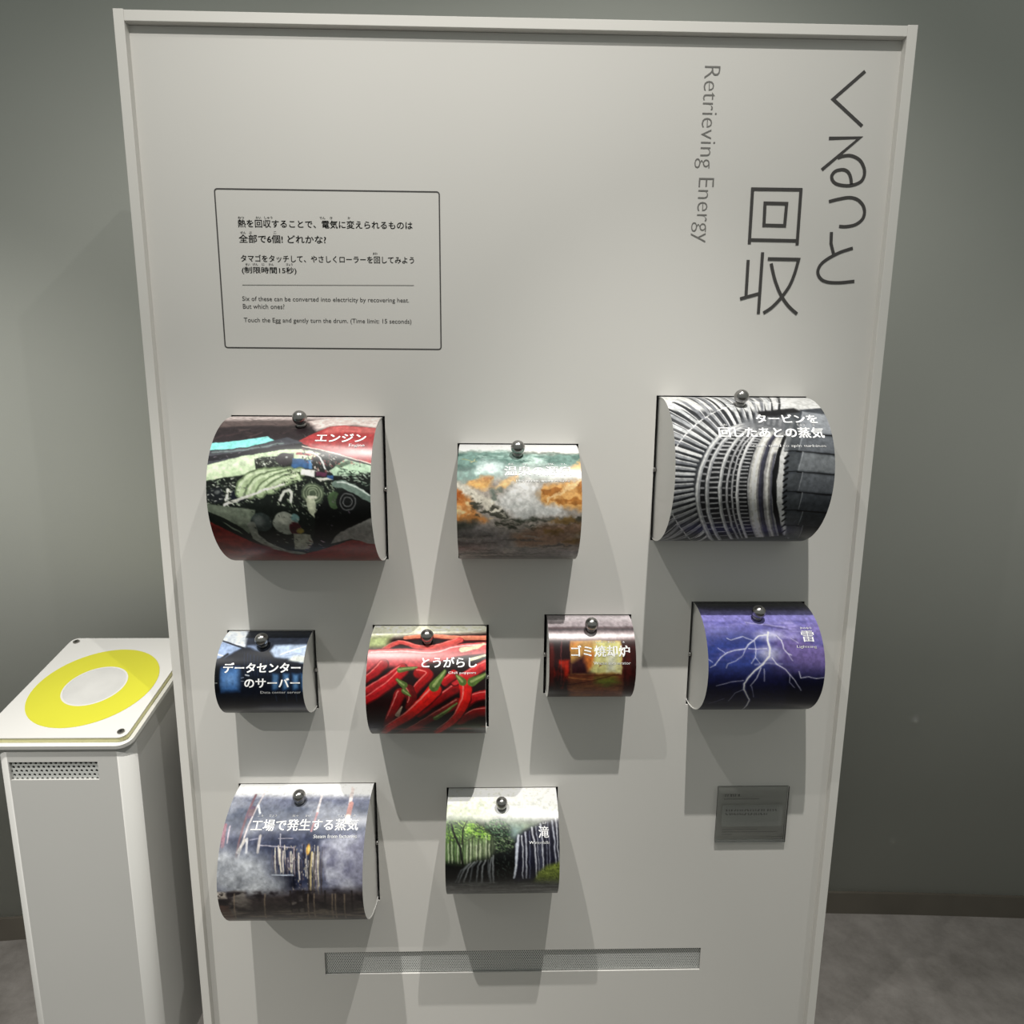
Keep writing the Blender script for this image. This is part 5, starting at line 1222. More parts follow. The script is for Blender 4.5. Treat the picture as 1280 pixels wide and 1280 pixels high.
TITLE = [[(558.8, 494.9), (513.2, 455.3), (562.1, 418.1)], [(511.8, 400.0), (560.3, 401.7), (504.6, 354.6)], [(527.9, 371.9), (529.7, 372.6), (532.2, 373.6), (535.2, 374.6), (538.2, 375.3), (541.1, 375.7), (544.2, 376.0), (547.4, 375.9), (550.5, 375.4), (553.9, 374.4), (557.4, 373.0), (560.7, 371.2), (563.6, 369.2), (566.0, 366.7), (568.1, 363.8), (569.8, 360.8), (571.2, 357.9), (572.1, 355.0), (572.6, 352.0), (572.7, 349.1), (572.3, 346.5), (571.7, 344.0), (570.6, 341.6), (569.1, 339.4), (566.8, 337.5), (563.7, 335.8), (559.8, 334.3), (555.6, 333.1), (551.3, 332.4), (546.7, 332.1), (541.9, 332.3), (537.3, 332.8), (533.3, 333.5), (530.2, 334.4), (527.7, 335.6), (525.6, 337.0), (523.9, 338.6), (522.6, 340.4), (521.7, 342.4), (521.3, 344.4), (521.4, 346.4), (522.1, 348.3), (523.4, 350.2), (525.1, 352.0), (527.1, 353.3), (529.6, 354.3), (532.6, 355.0), (535.6, 355.4), (538.3, 355.4), (540.6, 355.1), (542.8, 354.3), (544.8, 353.3), (546.5, 352.0), (547.9, 350.5), (549.2, 348.7), (550.2, 346.7), (551.1, 344.5), (552.0, 341.9), (552.7, 338.8), (553.2, 336.0), (553.6, 334.1)], [(520.3, 308.5), (523.3, 309.3), (527.7, 310.5), (532.6, 311.7), (537.1, 312.7), (541.2, 313.5), (545.3, 314.3), (549.3, 314.8), (553.0, 314.9), (556.5, 314.6), (559.9, 314.0), (563.0, 313.1), (565.9, 311.8), (568.5, 310.1), (571.0, 308.1), (573.2, 305.9), (575.0, 303.6), (576.4, 301.3), (577.4, 298.8), (578.2, 296.3), (578.5, 293.7), (578.5, 291.0), (578.1, 288.2), (577.3, 285.5), (576.0, 283.0), (574.1, 280.7), (571.7, 278.6), (568.9, 276.7), (566.0, 275.1), (562.7, 273.9), (559.0, 273.0), (555.3, 272.4), (551.9, 271.9), (548.4, 271.7), (545.0, 271.8), (542.0, 272.0), (539.9, 272.1)], [(528.5, 263.6), (529.4, 246.0), (535.3, 229.8)], [(565.2, 239.7), (561.8, 238.7), (556.9, 237.2), (551.5, 235.5), (546.5, 233.7), (542.0, 231.7), (537.4, 229.5), (533.1, 227.2), (529.2, 225.0), (525.7, 222.8), (522.5, 220.5), (519.7, 218.3), (517.3, 216.0), (515.4, 213.7), (514.0, 211.3), (513.0, 209.0), (512.3, 206.7), (512.0, 204.5), (512.1, 202.3), (512.6, 200.2), (513.5, 198.1), (514.7, 196.1), (516.4, 194.0), (518.4, 192.2), (520.7, 190.6), (523.2, 189.4), (526.0, 188.5), (529.2, 187.8), (532.7, 187.3), (536.8, 187.0), (541.3, 186.9), (546.1, 186.9), (551.0, 187.1), (556.7, 187.6), (563.0, 188.3), (568.8, 189.0), (572.8, 189.4)], [(397.9, 327.7), (398.5, 243.8)], [(395.9, 325.3), (476.3, 325.4)], [(474.4, 327.1), (475.1, 243.0)], [(399.2, 250.2), (476.3, 249.8)], [(419.1, 304.9), (453.4, 304.7), (452.8, 272.0), (419.8, 272.3), (419.1, 304.9)], [(398.4, 220.1), (398.8, 163.8)], [(389.5, 160.5), (419.2, 168.8)], [(420.7, 231.9), (420.8, 137.5)], [(429.7, 222.1), (479.4, 221.7), (478.7, 218.0), (477.6, 212.7), (476.4, 206.8), (475.0, 201.1), (473.5, 195.9), (471.8, 190.7), (469.9, 185.5), (467.6, 180.4), (464.7, 175.4), (461.4, 170.4), (457.9, 165.6), (454.5, 161.2), (451.1, 157.2), (447.7, 153.5), (444.3, 150.1), (441.0, 147.1), (437.5, 144.5), (434.0, 142.2), (430.9, 140.3), (428.8, 139.0)], [(435.7, 215.1), (436.9, 211.0), (438.6, 205.1), (440.7, 198.5), (442.9, 192.2), (445.3, 186.3), (448.0, 180.4), (450.8, 174.6), (453.9, 169.2), (457.2, 164.1), (460.7, 159.4), (464.4, 155.0), (468.2, 150.9), (472.4, 147.0), (476.9, 143.3), (481.1, 140.3), (483.9, 138.1)]]
INFO_TEXT = [('熱を回収することで、電気に変えられるものは', -403.1, -133.3, 270.9, 259.2, 0.012), ('全部で6個! どれかな?', -403.0, -268.3, 248.7, 236.6, 0.012), ('タマゴをタッチして、やさしくローラーを回してみよう', -401.9, -131.9, 219.0, 208.3, 0.01), ('(制限時間15秒)', -401.4, -316.6, 201.0, 189.9, 0.01), ('Six of these can be converted into electricity by recovering heat.', -403.7, -141.0, 156.4, 147.5, 0.0), ('But which ones?', -403.4, -338.0, 145.0, 137.7, 0.0), ('Touch the Egg and gently turn the drum. (Time limit: 15 seconds)', -403.3, -137.8, 124.0, 115.0, 0.0), ('ねつ', -402.5, -393.3, 275.1, 271.6, 0.01), ('かい', -375.1, -367.1, 275.4, 271.9, 0.01), ('しゅう', -361.9, -349.6, 275.6, 272.1, 0.01), ('でん', -276.9, -268.2, 276.1, 272.6, 0.01), ('き', -260.8, -257.1, 276.3, 272.8, 0.01), ('か', -233.4, -229.4, 276.6, 273.1, 0.01), ('ぜん', -400.5, -391.9, 253.2, 249.7, 0.01), ('ぶ', -387.0, -382.6, 253.4, 249.8, 0.01), ('こ', -348.8, -344.8, 253.8, 250.3, 0.01), ('まわ', -195.9, -189.0, 224.6, 221.1, 0.01), ('せい', -395.5, -388.7, 206.3, 202.7, 0.01), ('げん', -384.0, -376.0, 206.4, 202.8, 0.01), ('じ', -369.7, -366.0, 206.5, 203.0, 0.01), ('かん', -359.1, -351.7, 206.7, 203.1, 0.01), ('びょう', -332.0, -322.1, 207.0, 203.4, 0.01)]
RULE = [(-402.2, 173.5), (-132.6, 175.7)]
DRUMS = {1: (-0.4299, -0.1884, -0.1505, 0.119), 2: (-0.0618, 0.1308, -0.1711, 0.096), 3: (0.2659, 0.5069, -0.1152, 0.12), 4: (-0.4617, -0.3186, -0.4704, 0.0713), 5: (-0.2114, -0.0177, -0.4842, 0.0943), 6: (0.0869, 0.2309, -0.443, 0.0717), 7: (0.3436, 0.5352, -0.4424, 0.0944), 8: (-0.4615, -0.2219, -0.8095, 0.1198), 9: (-0.0865, 0.1088, -0.7948, 0.0942)}
INK = 0.98

# ---------------------------------------------------------------- painter for the printed pictures
def fbm(h, w_, sx, sy, seed):
    rs = np.random.RandomState(seed); out = np.zeros((h, w_)); amp = 1.0; tot = 0
    for o in range(4):
        gy, gx = max(2, int(h / sy * 2 ** o) + 2), max(2, int(w_ / sx * 2 ** o) + 2)
        g = rs.rand(gy, gx)
        yy = np.linspace(0, gy - 1.001, h); xx = np.linspace(0, gx - 1.001, w_)
        y0 = yy.astype(int); x0 = xx.astype(int); fy = (yy - y0)[:, None]; fx = (xx - x0)[None]
        fy = fy * fy * (3 - 2 * fy); fx = fx * fx * (3 - 2 * fx)
        v = (g[y0][:, x0] * (1 - fy) * (1 - fx) + g[y0][:, x0 + 1] * (1 - fy) * fx + g[y0 + 1][:, x0] * fy * (1 - fx) + g[y0 + 1][:, x0 + 1] * fy * fx)
        out += v * amp; tot += amp; amp *= 0.55
    return out / tot
class Canvas:
    def __init__(s, w_, h):
        s.w, s.h = w_, h; s.a = np.zeros((h, w_, 3)); s.Y, s.X = np.mgrid[0:h, 0:w_].astype(float)
    def win(s, pts, pad):
        x = [p[0] for p in pts]; y = [p[1] for p in pts]
        x0, x1 = max(0, int(min(x) - pad)), min(s.w, int(max(x) + pad) + 2); y0, y1 = max(0, int(min(y) - pad)), min(s.h, int(max(y) + pad) + 2)
        return (slice(y0, y1), slice(x0, x1)) if x1 > x0 and y1 > y0 else None
    def put(s, sl, al, c):
        al = al[..., None]; s.a[sl] = s.a[sl] * (1 - al) + np.array(c, float) * al
    def polymask(s, sl, pts, soft):
        X, Y = s.X[sl], s.Y[sl]; ins = np.zeros(X.shape, bool); d2 = np.full(X.shape, 1e9); n = len(pts)
        for i in range(n):
            ax, ay = pts[i]; bx, by = pts[(i + 1) % n]
            if ay != by: ins ^= ((ay > Y) != (by > Y)) & (X < (bx - ax) * (Y - ay) / (by - ay) + ax)
            ex, ey = bx - ax, by - ay; l = ex * ex + ey * ey or 1
            t = np.clip(((X - ax) * ex + (Y - ay) * ey) / l, 0, 1)
            d2 = np.minimum(d2, (X - ax - t * ex) ** 2 + (Y - ay - t * ey) ** 2)
        d = np.sqrt(d2); return np.clip(0.5 + np.where(ins, d, -d) / soft, 0, 1)
    def P(s, c, pts, soft, a):
        sl = s.win(pts, soft)
        if sl: s.put(sl, s.polymask(sl, pts, soft) * a, c)
    def L(s, c, pts, w0, w1, soft, a):
        sl = s.win(pts, max(w0, w1) / 2 + soft + 1)
        if not sl: return
        X, Y = s.X[sl], s.Y[sl]; n = len(pts) - 1; best = np.zeros(X.shape)
        for i in range(n):
            ax, ay = pts[i]; bx, by = pts[i + 1]; ex, ey = bx - ax, by - ay; l = ex * ex + ey * ey or 1
            t = np.clip(((X - ax) * ex + (Y - ay) * ey) / l, 0, 1)
            d = np.hypot(X - ax - t * ex, Y - ay - t * ey); wd = (w0 + (w1 - w0) * (i + t) / n) / 2
            best = np.maximum(best, np.clip(0.5 + (wd - d) / soft, 0, 1))
        s.put(sl, best * a, c)
    def E(s, c, ctr, rx, ry, soft, a):
        sl = s.win([(ctr[0] - rx, ctr[1] - ry), (ctr[0] + rx, ctr[1] + ry)], soft)
        if sl:
            q = np.hypot((s.X[sl] - ctr[0]) / rx, (s.Y[sl] - ctr[1]) / ry)
            s.put(sl, np.clip(0.5 + (1 - q) * min(rx, ry) / soft, 0, 1) * a, c)
    def O(s, c, ctr, rx, ry, wd):
        sl = s.win([(ctr[0] - rx, ctr[1] - ry), (ctr[0] + rx, ctr[1] + ry)], 3)
        if sl:
            q = np.abs(np.hypot((s.X[sl] - ctr[0]) / rx, (s.Y[sl] - ctr[1]) / ry) - 1) * min(rx, ry)
            s.put(sl, np.clip(0.5 + wd / 2 - q, 0, 1), c)
    def R(s, pts, num, s0, s1, cols, el, ang, a):
        sl = s.win(pts, 1)
        if not sl: return
        rnd = random.Random(num * 7 + len(pts)); m = s.polymask(sl, pts, 2.0); keep = s.a[sl].copy()
        x = [p[0] for p in pts]; y = [p[1] for p in pts]
        for _ in range(num):
            cx, cy = rnd.uniform(min(x), max(x)), rnd.uniform(min(y), max(y)); r = rnd.uniform(s0, s1) / 2; t = ang + rnd.uniform(-.7, .7)
            dx, dy = math.cos(t) * r * el, math.sin(t) * r * el
            s.L(rnd.choice(cols), [(cx - dx, cy - dy), (cx + dx, cy + dy)], r * 1.3, r * 0.7, 1, a)
        s.a[sl] = keep * (1 - m[..., None]) + s.a[sl] * m[..., None]
    def M(s, c, pts, sx, sy, lo, hi, seed, a):
        sl = s.win(pts, 3) if pts else (slice(0, s.h), slice(0, s.w))
        if not sl: return
        f = fbm(s.h, s.w, sx, sy, seed)[sl]; al = np.clip((f - lo) / (hi - lo), 0, 1) * a
        if pts: al = al * s.polymask(sl, pts, 5.0)
        s.put(sl, al, c)
GRID = 1.0                                                          # millimetres per printed cell
def paint(n, wmm, hmm):
    cv = Canvas(int(wmm / GRID) + 1, int(hmm / GRID) + 1)
    for op in ART[n]:
        k = op[0]
        if k == 'F': cv.a[:] = op[1]
        else: getattr(cv, k)(*op[1:])
    amp = {1: 1.6, 2: 6.0, 3: 0.6, 4: 0.6, 6: 2.0, 7: 1.0, 9: 1.5}.get(n, 0.8)                       # loosen every outline a little
    dx = (fbm(cv.h, cv.w, 11, 11, 300 + n) - 0.5) * 2 * amp; dy = (fbm(cv.h, cv.w, 11, 11, 400 + n) - 0.5) * 2 * amp
    xx = np.clip(cv.X + dx, 0, cv.w - 1.001); yy = np.clip(cv.Y + dy, 0, cv.h - 1.001)
    xi, yi = xx.astype(int), yy.astype(int); fx, fy = (xx - xi)[..., None], (yy - yi)[..., None]
    a = cv.a; cv.a = (a[yi, xi] * (1 - fx) + a[yi, xi + 1] * fx) * (1 - fy) + (a[yi + 1, xi] * (1 - fx) + a[yi + 1, xi + 1] * fx) * fy
    f = fbm(cv.h, cv.w, 5, 5, 900 + n)
    cv.a *= (1 + (f[..., None] - 0.5) * 0.45)
    g = cv.a.mean(-1, keepdims=True); cv.a = g + (cv.a - g) * {1: 0.74, 5: 0.92, 7: 0.78, 9: 0.74}.get(n, 0.84)       # printing inks are a little muted
    return np.clip(cv.a, 0, 255)

# ---------------------------------------------------------------- the room
def wall_y(x): return 1.408 + (x - 0.837) * (0.0258) - 0.0302 * (x - 0.837) * (x + 1.135)
xs = np.linspace(-3.2, 3.2, 65)
def wall_strip(name, z0, z1, m, dy=0.0, top=False):
    vs, fs = [], []
    for x in xs:
        y = wall_y(x) - dy
        vs += [(x, y, z0), (x, y, z1), (x, y + 0.12 + dy, z1), (x, y + 0.12 + dy, z0)]
    for i in range(len(xs) - 1):
        a, b = 4 * i, 4 * i + 4
        for k in range(4): j = (k + 1) % 4; fs.append((a + k, a + j, b + j, b + k))
    fs += [(0, 3, 2, 1), tuple(4 * (len(xs) - 1) + k for k in (0, 1, 2, 3))]
    return pyd(name, vs, fs, m, None, False)
wl = wall_strip('wall_back', 0, 2.75, M_WALL); struct(wl)
for p in wl.data.polygons: p.use_smooth = abs(p.normal.z) < 0.5
bb = wall_strip('baseboard_back', 0, 0.058, M_BASE, 0.007); struct(bb)
struct(box('floor', -3.2, 3.2, -2.6, 1.75, -0.05, 0.0, M_FLOOR))

# ---------------------------------------------------------------- display board
BX0, BX1, BT = -0.5595, 0.6264, H + 0.5525          # outer frame
FY = 1.058; BK = 1.205
board = empty('display_board', ((BX0 + BX1) / 2, YB, 0), 'large white framed exhibit board with dark Japanese title and nine picture drums let into it', 'display board')
PW = 0.0150
def slots():
    out = []
    for n, (xl, xr, zc, R) in DRUMS.items():
        out.append((xl - 0.004, xr + 0.004, H + zc - R - 0.002, H + zc + R + 0.002))
    return out
SL = slots()
VENT = (-0.3268, 0.3963, H - 1.0917, H - 1.0427)
rects = SL + [VENT]
gx = sorted({BX0 + PW, BX1 - PW, *[r[0] for r in rects], *[r[1] for r in rects]})
gz = sorted({0.012, BT - PW, *[r[2] for r in rects], *[r[3] for r in rects]})
vs, fs, idx = [], [], {}
def vid(i, k, y):
    key = (i, k, y)
    if key not in idx: idx[key] = len(vs); vs.append((gx[i], y, gz[k]))
    return idx[key]
TH = 0.003
def inside(x, z): return any(r[0] < x < r[1] and r[2] < z < r[3] for r in rects)
solid = {}
for i in range(len(gx) - 1):
    for k in range(len(gz) - 1):
        solid[i, k] = not inside((gx[i] + gx[i + 1]) / 2, (gz[k] + gz[k + 1]) / 2)
for (i, k), s in solid.items():
    if s:
        fs.append((vid(i, k, YB), vid(i + 1, k, YB), vid(i + 1, k + 1, YB), vid(i, k + 1, YB)))
        fs.append((vid(i, k, YB + TH), vid(i, k + 1, YB + TH), vid(i + 1, k + 1, YB + TH), vid(i + 1, k, YB + TH)))
        for di, dk, a, b in ((-1, 0, (i, k), (i, k + 1)), (1, 0, (i + 1, k + 1), (i + 1, k)), (0, -1, (i + 1, k), (i, k)), (0, 1, (i, k + 1), (i + 1, k + 1))):
            if not solid.get((i + di, k + dk), False):
                fs.append((vid(*a, YB), vid(*b, YB), vid(*b, YB + TH), vid(*a, YB + TH)))
pyd('front_panel', vs, fs, M_PANEL, board)
box('frame_post', BX0, BX0 + PW, FY, BK, 0.012, BT + 0.001, M_FRAME, board, 0.0006)
box('frame_post', BX1 - PW, BX1, FY, BK, 0.012, BT + 0.001, M_FRAME, board, 0.0006)
box('top_rail', BX0 + PW, BX1 - PW, FY + 0.0005, BK, BT - PW + 0.0005, BT, M_FRAME, board, 0.0006)
box('back_panel', BX0 + PW, BX1 - PW, BK - 0.006, BK - 0.001, 0.012, BT - PW, M_FRAME, board)
box('base_plinth', BX0 - 0.012, BX1 + 0.012, FY + 0.03, BK + 0.03, 0.0, 0.012, M_DARK, board)
for (x0, x1, z0, z1) in SL:                                         # dark cut-outs behind the panel
    t = 0.0015; y0, y1 = YB + TH, YB + TH + 0.124
    v = [(x0 - t, y0, z0 - t), (x1 + t, y0, z0 - t), (x1 + t, y0, z1 + t), (x0 - t, y0, z1 + t), (x0 - t, y1, z0 - t), (x1 + t, y1, z0 - t), (x1 + t, y1, z1 + t), (x0 - t, y1, z1 + t)]
    pyd('slot_housing', v, [(4, 5, 6, 7), (0, 1, 5, 4), (1, 2, 6, 5), (2, 3, 7, 6), (3, 0, 4, 7)], M_DARK, board)

def perforated(name, x0, x1, z0, z1, y, pitch, hole, thick, m, parent, fr=None):
    """sheet with staggered hexagonal holes: one ring of quads per hole, clipped to the opening"""
    fr = fr or (lambda a, b, c: (a, y + c, b))
    vs, fs = [], []; row = pitch * 0.866; nr = int((z1 - z0) / row) + 2; nc = int((x1 - x0) / pitch) + 2
    R1 = pitch / math.sqrt(3)
    cl = lambda v, a, b: min(max(v, a), b)
    for j in range(nr):
        cz = z0 + row * j; ox = pitch / 2 if j % 2 else 0
        for i in range(nc):
            cx = x0 + pitch * i + ox
            if cx - pitch > x1 or cz - pitch > z1: continue
            b = len(vs)
            for k in range(6):
                a = math.radians(30 + 60 * k); c, s = math.cos(a), math.sin(a)
                vs.append(fr(cl(cx + R1 * c, x0, x1), cl(cz + R1 * s, z0, z1), 0))
                hx, hz = cl(cx + hole / 2 * c, x0, x1), cl(cz + hole / 2 * s, z0, z1)
                vs.append(fr(hx, hz, 0)); vs.append(fr(hx, hz, thick))
            for k in range(6):
                q, r = b + 3 * k, b + 3 * ((k + 1) % 6)
                fs.append((q, r, r + 1, q + 1)); fs.append((q + 1, r + 1, r + 2, q + 2))
    o = pyd(name, vs, fs, m, parent); return o
perforated('vent_grille', VENT[0], VENT[1], VENT[2], VENT[3], YB + 0.004, 0.0042, 0.0027, 0.0012, M_GRILLE, board)
box('vent_backing', VENT[0] - 0.002, VENT[1] + 0.002, YB + 0.030, YB + 0.032, VENT[2] - 0.002, VENT[3] + 0.002, M_DARK, board)

flat = lambda a, b: (a / 1000, YB - 0.0004, H + b / 1000)
v, f = ribbon(TITLE, 5.0, flat); pyd('title_lettering', v, f, M_TXT_D, board)
place_text('subtitle_lettering', 'Retrieving Energy', 498.2, 245.5, 336.5, 304.5, lambda a, b: flat(b, a), M_TXT_G, board, -0.013)
# instruction panel
def frame_line(x0, x1, z0, z1, r, wd, name, m, yo):
    o_ = round_rect(x0, x1, z0, z1, r, 5); i_ = round_rect(x0 + wd, x1 - wd, z0 + wd, z1 - wd, r - wd, 5); n = len(o_)
    vs = [flat(*p) for p in o_] + [flat(*p) for p in i_]
    pyd(name, vs, [(k, (k + 1) % n, n + (k + 1) % n, n + k) for k in range(n)], m, board)
frame_line(-436.5, -90.0, 76.5, 315.5, 5, 1.9, 'instruction_outline', M_TXT_D, 0)
for (t, x0, x1, zt, zb, wt) in INFO_TEXT:
    place_text('instruction_lettering', t, x0, x1, zt, zb, flat, M_TXT_D, board, wt * 0.8)
v, f = ribbon([RULE], 0.8, flat); pyd('instruction_rule', v, f, M_TXT_G, board)

# ---------------------------------------------------------------- picture drums
KNOB = {1: (.515, 64), 2: (.49, 60.5), 3: (.478, 64.5), 4: (.497, 59), 5: (.495, 62), 6: (.50, 58), 7: (.487, 61.3), 8: (.495, 70.3), 9: (.492, 64)}
LABEL = {1: 'large picture drum printed with a car engine bay under a red bonnet, silver knob',
 2: 'medium picture drum printed with orange and white steaming hot spring rocks',
 3: 'large picture drum printed with grey turbine blades and rings, title lettering in white',
 4: 'small dark blue picture drum printed with data centre server racks',
 5: 'medium picture drum printed with red chili peppers and green stalks',
 6: 'small dark red picture drum printed with a glowing incinerator window',
 7: 'medium violet and blue picture drum printed with branching lightning',
 8: 'large picture drum printed with factory pipes and clouds of steam',
 9: 'medium picture drum printed with a waterfall in a green forest'}
drum_objs = {}
for n, (xl, xr, zc, R) in DRUMS.items():
    Z = H + zc; W = xr - xl
    root = empty('picture_drum', ((xl + xr) / 2, YB, Z), LABEL[n], 'picture drum', 'rotating picture drums on the board')
    A = paint(n, W * 1000, math.pi * R * 1000)
    hh, ww = A.shape[:2]
    th = math.pi / 2 - (np.arange(hh) / (hh - 1)) * math.pi
    X = np.linspace(xl, xr, ww)
    co = np.empty((hh, ww, 3), 'f')
    co[..., 0] = X[None]; co[..., 1] = (YB - R * np.cos(th))[:, None]; co[..., 2] = (Z + R * np.sin(th))[:, None]
    ii = np.arange(hh * ww).reshape(hh, ww)
    q = np.stack([ii[:-1, :-1], ii[1:, :-1], ii[1:, 1:], ii[:-1, 1:]], -1).reshape(-1, 4)
    me = bpy.data.meshes.new('printed_sleeve')
    me.vertices.add(hh * ww); me.vertices.foreach_set('co', co.ravel())
    nf = len(q); me.loops.add(nf * 4); me.loops.foreach_set('vertex_index', q.ravel().astype('i'))
    me.polygons.add(nf); me.polygons.foreach_set('loop_start', np.arange(0, nf * 4, 4, dtype='i'))
    me.update(calc_edges=True)
    ca = me.color_attributes.new('ink', 'FLOAT_COLOR', 'POINT')
    lin = np.ones((hh * ww, 4), 'f'); lin[:, :3] = (A.reshape(-1, 3) / 255) ** 2.2 * INK
    lin[:, :3] = np.minimum(lin[:, :3], 0.64)
    ca.data.foreach_set('color', lin.ravel())
    link('printed_sleeve', me, M_PRINT, root, True)
    # rear half of the sleeve, inside the board
    vs, fs = [], []
    for k in range(25):
        t = math.pi / 2 + math.pi * k / 24
        for x in (xl, xr): vs.append((x, YB - R * math.cos(t), Z + R * math.sin(t)))
    for k in range(24): a = 2 * k; fs.append((a, a + 1, a + 3, a + 2))
    pyd('rear_sleeve', vs, fs, M_CAP, root, True)
    for sgn, x in ((-1, xl), (1, xr)):                               # rimmed end caps
        vs, fs = [], []; N = 64; prof = [(R, 0.0), (R - 0.0014, 0.0), (R - 0.0014, 0.0012), (0.004, 0.0012)]
        for k in range(N):
            c, s = math.cos(2 * math.pi * k / N), math.sin(2 * math.pi * k / N)
            for r, d in prof: vs.append((x - sgn * d, YB - r * c, Z + r * s))
        for k in range(N):
            a, b = 4 * k, 4 * ((k + 1) % N)
            for i in range(3): fs.append((a + i, b + i, b + i + 1, a + i + 1) if sgn < 0 else (a + i, a + i + 1, b + i + 1, b + i))
        fs.append(tuple(4 * k + 3 for k in range(N)))
        cap = pyd('end_cap', vs, fs, M_CAP, root)
        bm = bmesh.new(); r_ = bmesh.ops.create_cone(bm, cap_ends=True, segments=20, radius1=0.004, radius2=0.004, depth=0.0044)
        for v_ in bm.verts: v_.co = Vector((x + sgn * 0.0021 + v_.co.z, YB + 0.0005 + v_.co.x, Z + v_.co.y))
        bmo('axle_pin', bm, M_KNOB, root, True)
    # knob on a short collar
    fx, ang = KNOB[n]; ang = math.radians(ang); kr = 0.0112 if n < 9 else 0.0104
    kx = xl + fx * W; dirv = Vector((0, -math.cos(ang), math.sin(ang)))
    base = Vector((kx, YB, Z)) + dirv * (R - 0.001)
    bm = bmesh.new(); bmesh.ops.create_uvsphere(bm, u_segments=32, v_segments=20, radius=kr)
    for v_ in bm.verts: v_.co += base + dirv * (kr + 0.0035)
    kn = bmo('knob', bm, M_KNOB, root, True)
    bm = bmesh.new(); bmesh.ops.create_cone(bm, cap_ends=True, segments=24, radius1=kr * 0.85, radius2=kr * 0.5, depth=0.007)
    rot = dirv.to_track_quat('Z', 'Y').to_matrix()
    for v_ in bm.verts: v_.co = rot @ v_.co + base + dirv * 0.0035
    bmo('collar', bm, M_KNOB, kn, True)
    def wrap(a, b, xl=xl, Z=Z, R=R):
        t = math.pi / 2 - b / (R * 1000); r = R + 0.0005
        return (xl + a / 1000, YB - r * math.cos(t), Z + r * math.sin(t))
    for (t, x0, x1, st, sb, wt) in CAPTIONS[n]:
        place_text('caption_lettering', t, x0, x1, st, sb, wrap, M_TXT_W, root, wt)
    drum_objs[n] = root

# ---------------------------------------------------------------- clear plaque at the lower right
px0, px1, pz0, pz1 = 0.4075, 0.5395, H - 0.812, H - 0.699
plq = empty('acrylic_plaque', ((px0 + px1) / 2, YB, pz0), 'small clear acrylic notice with fine dark print, low on the right of the white board', 'notice')
TP = 0.006
box('acrylic_block', px0, px1, YB - TP, YB - 0.0003, pz0, pz1, M_ACR, plq, 0.0012)
pl = lambda a, b: (px0 + a / 1000, YB - TP - 0.0003, pz0 + b / 1000)
rr = round_rect(9, 121, 34, 78, 4, 4)
pyd('frosted_panel', [pl(*p) for p in rr], [tuple(range(len(rr)))], M_FROST, plq)
pyd('edge_glint_strip', [pl(0.5, 0.5), pl(131.5, 0.5), pl(131.5, 6.5), pl(0.5, 6.5)], [(0, 1, 2, 3)], M_FROST, plq)  # pale strip painting in the light caught by the lower bevel
rnd = random.Random(4)
def marks(name, x0, x1, z, h, gap):
    """print too fine to read in the photograph: rows of tiny ink flecks"""
    vs, fs = [], []; x = x0
    while x < x1:
        w_ = h * rnd.uniform(0.5, 0.95)
        for k in range(2):
            xa = x + rnd.uniform(0, w_ * 0.5); zb = z + h * (0.1 + 0.45 * k); b = len(vs)
            for p in ((xa, zb), (xa + w_ * 0.6, zb), (xa + w_ * 0.6, zb + h * 0.28), (xa, zb + h * 0.28)):
                q_ = pl(*p); vs.append((q_[0], q_[1] - 0.0003, q_[2]))
            fs.append((b, b + 1, b + 2, b + 3))
        x += w_ + h * gap
    pyd(name, vs, fs, M_TXT_D, plq)
marks('heading_print', 12, 38, 95, 5.6, 0.15)
marks('subheading_print', 11, 76, 89, 2.8, 0.1)
marks('body_print', 15, 110, 65, 5.0, 0.3); marks('body_print', 15, 92, 57, 5.0, 0.25)
marks('footnote_print', 11, 76, 27, 2.2, 0.15); marks('footnote_print', 11, 114, 22, 2.2, 0.15); marks('footnote_print', 11, 30, 17, 2.2, 0.15)

# ---------------------------------------------------------------- touch console on the left
AL = math.radians(15.5); CXR, CY0, CZ0 = -0.616, 1.0, H - 0.558; CW, CD = 0.243, 0.272
con = empty('touch_console', (CXR - CW / 2, CY0 + CD / 2, 0), 'pale grey pedestal with a sloping white top and yellow ring, left of the board', 'pedestal')
def cf(u, v, h):                                                    # frame of the sloping top
    return (CXR - CW + u, CY0 + v * math.cos(AL) - h * math.sin(AL), CZ0 + v * math.sin(AL) + h * math.cos(AL))
rr = round_rect(-0.006, CW + 0.006, -0.007, CD + 0.004, 0.022, 8)
slab('rim_plate', rr, -0.0185, -0.0115, cf, M_RIM, con)
slab('acrylic_layer', round_rect(0.002, CW - 0.002, 0.002, CD - 0.002, 0.014, 6), -0.0115, -0.0012, cf, M_YELE, con)
slab('cover_plate', round_rect(0, CW, 0, CD, 0.013, 6), -0.0012, 0.0, cf, M_WHT, con)
RC = (CW - 0.120, 0.128)
annulus('yellow_ring', RC[0], RC[1], 0.0535, 0.1060, 0.0, 0.0006, cf, M_YEL, con)
annulus('ring_border', RC[0], RC[1], 0.0505, 0.0535, 0.0, 0.0007, cf, M_WHT, con)
N = 48; slab('touch_centre', [(RC[0] + 0.0505 * math.cos(2 * math.pi * k / N), RC[1] + 0.0505 * math.sin(2 * math.pi * k / N)) for k in range(N)], 0.0, 0.0005, cf, M_CEN, con)
for su, sv in ((0.013, 0.013), (CW - 0.013, 0.013), (0.013, CD - 0.013), (CW - 0.013, CD - 0.013)):
    sc_ = annulus('screw', su, sv, 0.0022, 0.0056, 0.0, 0.0022, cf, M_SCREW, con, 20)
    slab('screw_socket', [(su + 0.0022 * math.cos(math.pi * k / 3), sv + 0.0022 * math.sin(math.pi * k / 3)) for k in range(6)], 0.0, 0.0008, cf, M_DARK, sc_)
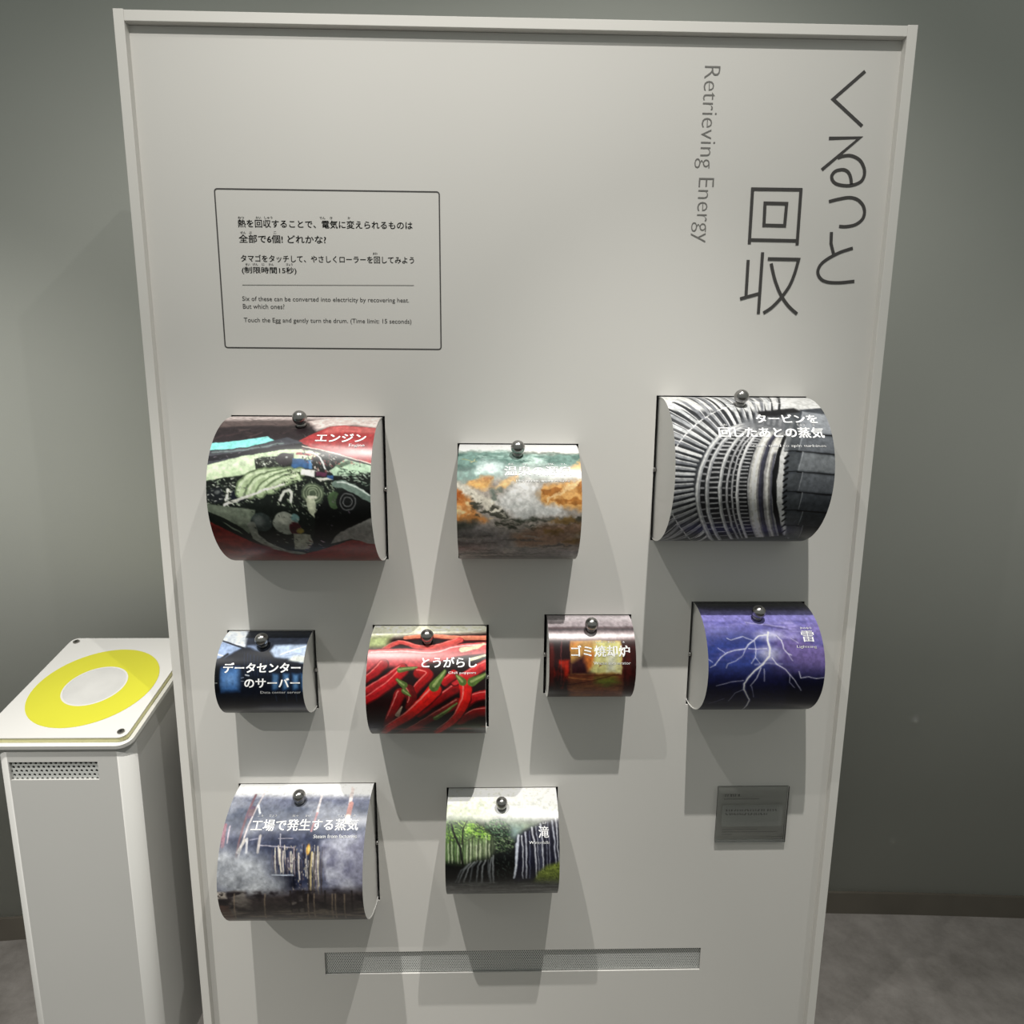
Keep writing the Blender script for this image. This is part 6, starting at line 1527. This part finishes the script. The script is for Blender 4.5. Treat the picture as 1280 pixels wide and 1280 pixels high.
# body: rounded prism cut by the slope, with the grille opening in its front
bx0, bx1, by0, by1 = -0.838, CXR + 0.003, CY0 + 0.004, CY0 + CD * math.cos(AL) + 0.004
def topz(y): return CZ0 - 0.0185 / math.cos(AL) + (y - CY0) * math.tan(AL)
GX0, GX1, GZ1, GZ0 = -0.8145, -0.668, H - 0.6037, H - 0.6365
rb = 0.022
out = [p for p in round_rect(bx0, bx1, by0, by1, rb, 10)]
# front edge (y = by0) runs from x0+rb to x1-rb : replace it by panels around the opening
n = len(out); vs = [(x, y, 0.0) for x, y in out] + [(x, y, topz(y)) for x, y in out]; fs = [tuple(range(n, 2 * n))]
front = None
for i in range(n):
    j = (i + 1) % n
    if abs(out[i][1] - by0) < 1e-6 and abs(out[j][1] - by0) < 1e-6 and abs(out[i][0] - out[j][0]) > 0.05: front = (out[i][0], out[j][0]); continue
    fs.append((i, j, n + j, n + i))
xa, xb = sorted(front); zt = topz(by0)
def quad(p):
    b = len(vs); vs.extend(p); fs.append(tuple(range(b, b + len(p))))
for (x0, x1, z0, z1) in ((xa, GX0, 0, zt), (GX1, xb, 0, zt), (GX0, GX1, 0, GZ0), (GX0, GX1, GZ1, zt)):
    quad([(x0, by0, z0), (x1, by0, z0), (x1, by0, z1), (x0, by0, z1)])
for (a, b_) in (((GX0, GZ0), (GX1, GZ0)), ((GX1, GZ0), (GX1, GZ1)), ((GX1, GZ1), (GX0, GZ1)), ((GX0, GZ1), (GX0, GZ0))):
    quad([(a[0], by0, a[1]), (b_[0], by0, b_[1]), (b_[0], by0 + 0.006, b_[1]), (a[0], by0 + 0.006, a[1])])
bd = pyd('pedestal_body', vs, fs, M_CONS, con)
for p in bd.data.polygons: p.use_smooth = (abs(p.normal.z) < 0.1 and 0.01 < abs(p.normal.x) < 0.999)
perforated('speaker_grille', GX0, GX1, GZ0, GZ1, by0 + 0.004, 0.0083, 0.0052, 0.0015, M_GRILLE, con)
box('speaker_backing', GX0 - 0.002, GX1 + 0.002, by0 + 0.0062, by0 + 0.0075, GZ0 - 0.002, GZ1 + 0.002, M_DARK, con)
